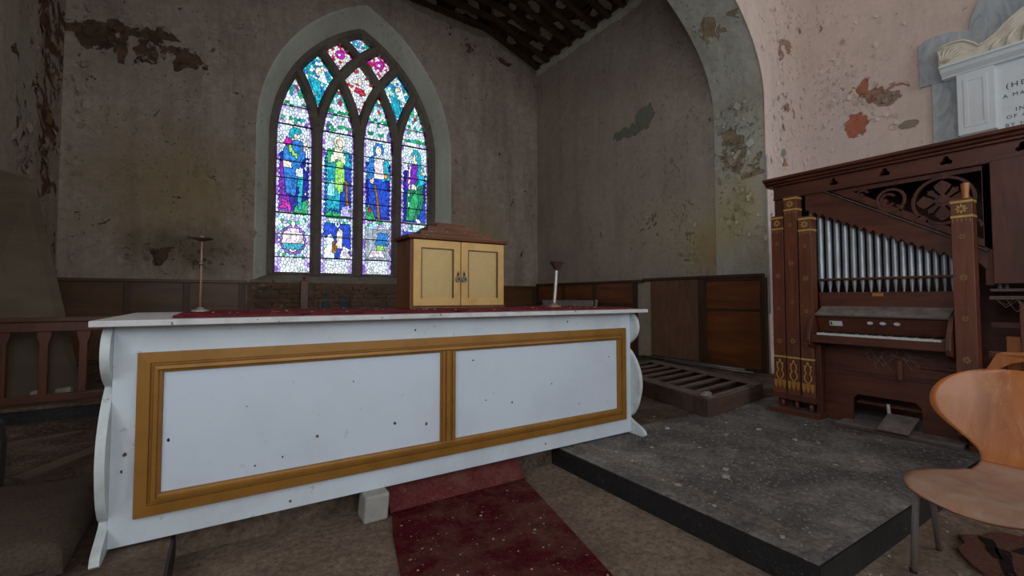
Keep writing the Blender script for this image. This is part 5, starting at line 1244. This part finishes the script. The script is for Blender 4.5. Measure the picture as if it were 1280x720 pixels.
# floor plank and debris
rr = random.Random(21)
for (x, y, L, wd, a, lab) in ((-.80, 4.15, .85, .13, 1.05, 'pale broken plank on the dirt floor beyond the upholstered seat'), (-1.25, 4.75, .7, .10, .3, 'narrow dusty plank on the dirt floor below the chancel step')):
    ca, sa = math.cos(a), math.sin(a)
    pts = [(-L/2, -wd/2), (L/2-.08, -wd/2+.02), (L/2, 0), (L/2-.03, wd/2), (-L/2+.05, wd/2-.01)]
    tag(MB().prism([(x+u*ca-v*sa, y+u*sa+v*ca) for u, v in pts], lambda u, v, d: (u, v, d), .0, .022).build('floor_plank', M['crate'] if a < 1 else M['board_grey']), lab, 'plank')
def chips(name, label, n, zone, z, smin, smax, mat, seed, dens=None):
    rr = random.Random(seed); m = MB()
    for _ in range(n):
        x, y = zone(rr)
        if -.46 < x < 2.85 and 2.42 < y < 3.6 and z(x, y) < .5: continue
        if 3.4 < x < 5.6 and 2.45 < y < 4.5 and (Vector((x, y, 0))-fa).dot(uy) > -.02 and z(x, y) < .1: continue
        if -1.42 < x < -.48 and 2.38 < y < 3.34: continue
        if 1.08 < x < 1.92 and 3.06 < y < 3.42 and z(x, y) > .9: continue
        if .78 < x+.24*(2.52-y) < 1.72 and z(x, y) == FZ+.001: continue
        if z(x, y) == .001 and (x > 4.31 and y < 2.42 or abs(x-(6.22-.0414*(y-3.55))) < .06 and y < 5.1 or abs(x-(6.36-.0324*(y-3.75))) < .06 and y > 3.7): continue
        if z(x, y) == .146 and (x < -1.08 and 5.84 < y < 6.55): continue
        if z(x, y) == FZ+.001 and ((x-3.1)/.40)**2+((y-.48)/.32)**2 < 1: continue
        if any(abs((x-px_)*math.cos(pa)+(y-py_)*math.sin(pa)) < pl/2+.01 and abs(-(x-px_)*math.sin(pa)+(y-py_)*math.cos(pa)) < pw/2+.01 for px_, py_, pl, pw, pa in ((-.80, 4.15, .85, .13, 1.05), (-1.25, 4.75, .7, .10, .3))): continue
        if z(x, y) == FZ+.001 and any((x-fx0)**2+(y-fy0)**2 < .0009 for fx0 in (2.58, 2.91) for fy0 in (.772, .248)): continue
        s = smin+(smax-smin)*rr.random()**3; a = rr.random()*6.28; h = s*rr.uniform(.15, .5); k = rr.choice((3, 4, 5))
        zz = z(x, y); 
        pts = [(x+s*rr.uniform(.6, 1.2)*math.cos(a+2*PI*i/k), y+s*rr.uniform(.5, 1.1)*math.sin(a+2*PI*i/k)) for i in range(k)]
        vs_ = [(u, v, zz+.0005) for u, v in pts]+[(x+(u-x)*.8, y+(v-y)*.8, zz+h) for u, v in pts]
        m.add(vs_, [tuple(range(k, 2*k))]+[(i, (i+1) % k, k+(i+1) % k, k+i) for i in range(k)])
    return tag(m.build(name, mat), label, 'debris', kind='stuff')
def rect(x0, x1, y0, y1): return lambda r: (r.uniform(x0, x1), r.uniform(y0, y1))
chips('plaster_chips', 'small chips of plaster scattered over the grey platform', 3200, lambda r: (2.1+2.3*r.random(), .95+1.6*r.random()), lambda x, y: .001, .002, .012, M['chip_grey'], 31)
chips('plaster_chips', 'plaster crumbs scattered over the chancel floor behind the altar', 800, rect(2.9, 6.2, 2.7, 5.5), lambda x, y: .001, .003, .022, M['chip_grey'], 32)
chips('plaster_chips', 'dirt and plaster crumbs on the floor left of the altar', 5000, rect(-1.9, -.5, 3.3, 5.4), lambda x, y: .001, .002, .014, M['chip_dirt'], 33)
chips('floor_debris', 'dark rubble crumbs on the floor left of the altar', 2500, rect(-1.9, -.45, 2.3, 5.4), lambda x, y: .001, .004, .025, M['dirt'], 34)
chips('plaster_chips', 'fine plaster crumbs on the brown aisle floor', 600, rect(-.1, 2.0, .6, 2.6), lambda x, y: FZ+.001, .002, .007, M['chip_grey'], 35)
chips('floor_debris', 'brown grit on the aisle floor beside the carpet runner', 3500, rect(-.15, 2.0, .5, 2.6), lambda x, y: FZ+.001, .002, .010, M['chip_dirt'], 41)
chips('plaster_flakes', 'larger pale plaster flakes on the grey platform', 60, lambda r: (2.1+2.3*r.random(), .95+1.6*r.random()), lambda x, y: .001, .008, .035, M['chip'], 42)
chips('plaster_chips', 'plaster crumbs on the floor under the plywood chair', 250, rect(1.9, 3.4, .2, .88), lambda x, y: FZ+.001, .003, .012, M['chip'], 36)
chips('carpet_lint', 'pale lint and crumbs on the red carpet runner', 420, lambda r: (lambda y: (r.uniform(.83, 1.67)-.24*(2.52-y), y))(r.uniform(.8, 2.5)), lambda x, y: FZ+.013, .002, .009, M['chip'], 37)
chips('altar_crumbs', 'plaster crumbs along the red cloth on the altar', 350, rect(-.3, 2.75, 2.47, 3.5), lambda x, y: .983 if y < 2.575 or x < -.2 else .996, .002, .010, M['chip'], 38)
chips('step_debris', 'rubble on the chancel step behind the rail', 500, rect(-1.9, -.3, 5.8, 8.8), lambda x, y: .146, .006, .05, M['dirt'], 39)
chips('organ_crumbs', 'white paint flakes along the top of the organ', 160, rect(4.45, 4.9, .0, 2.35), lambda x, y: 2.223, .003, .012, M['chip'], 40)
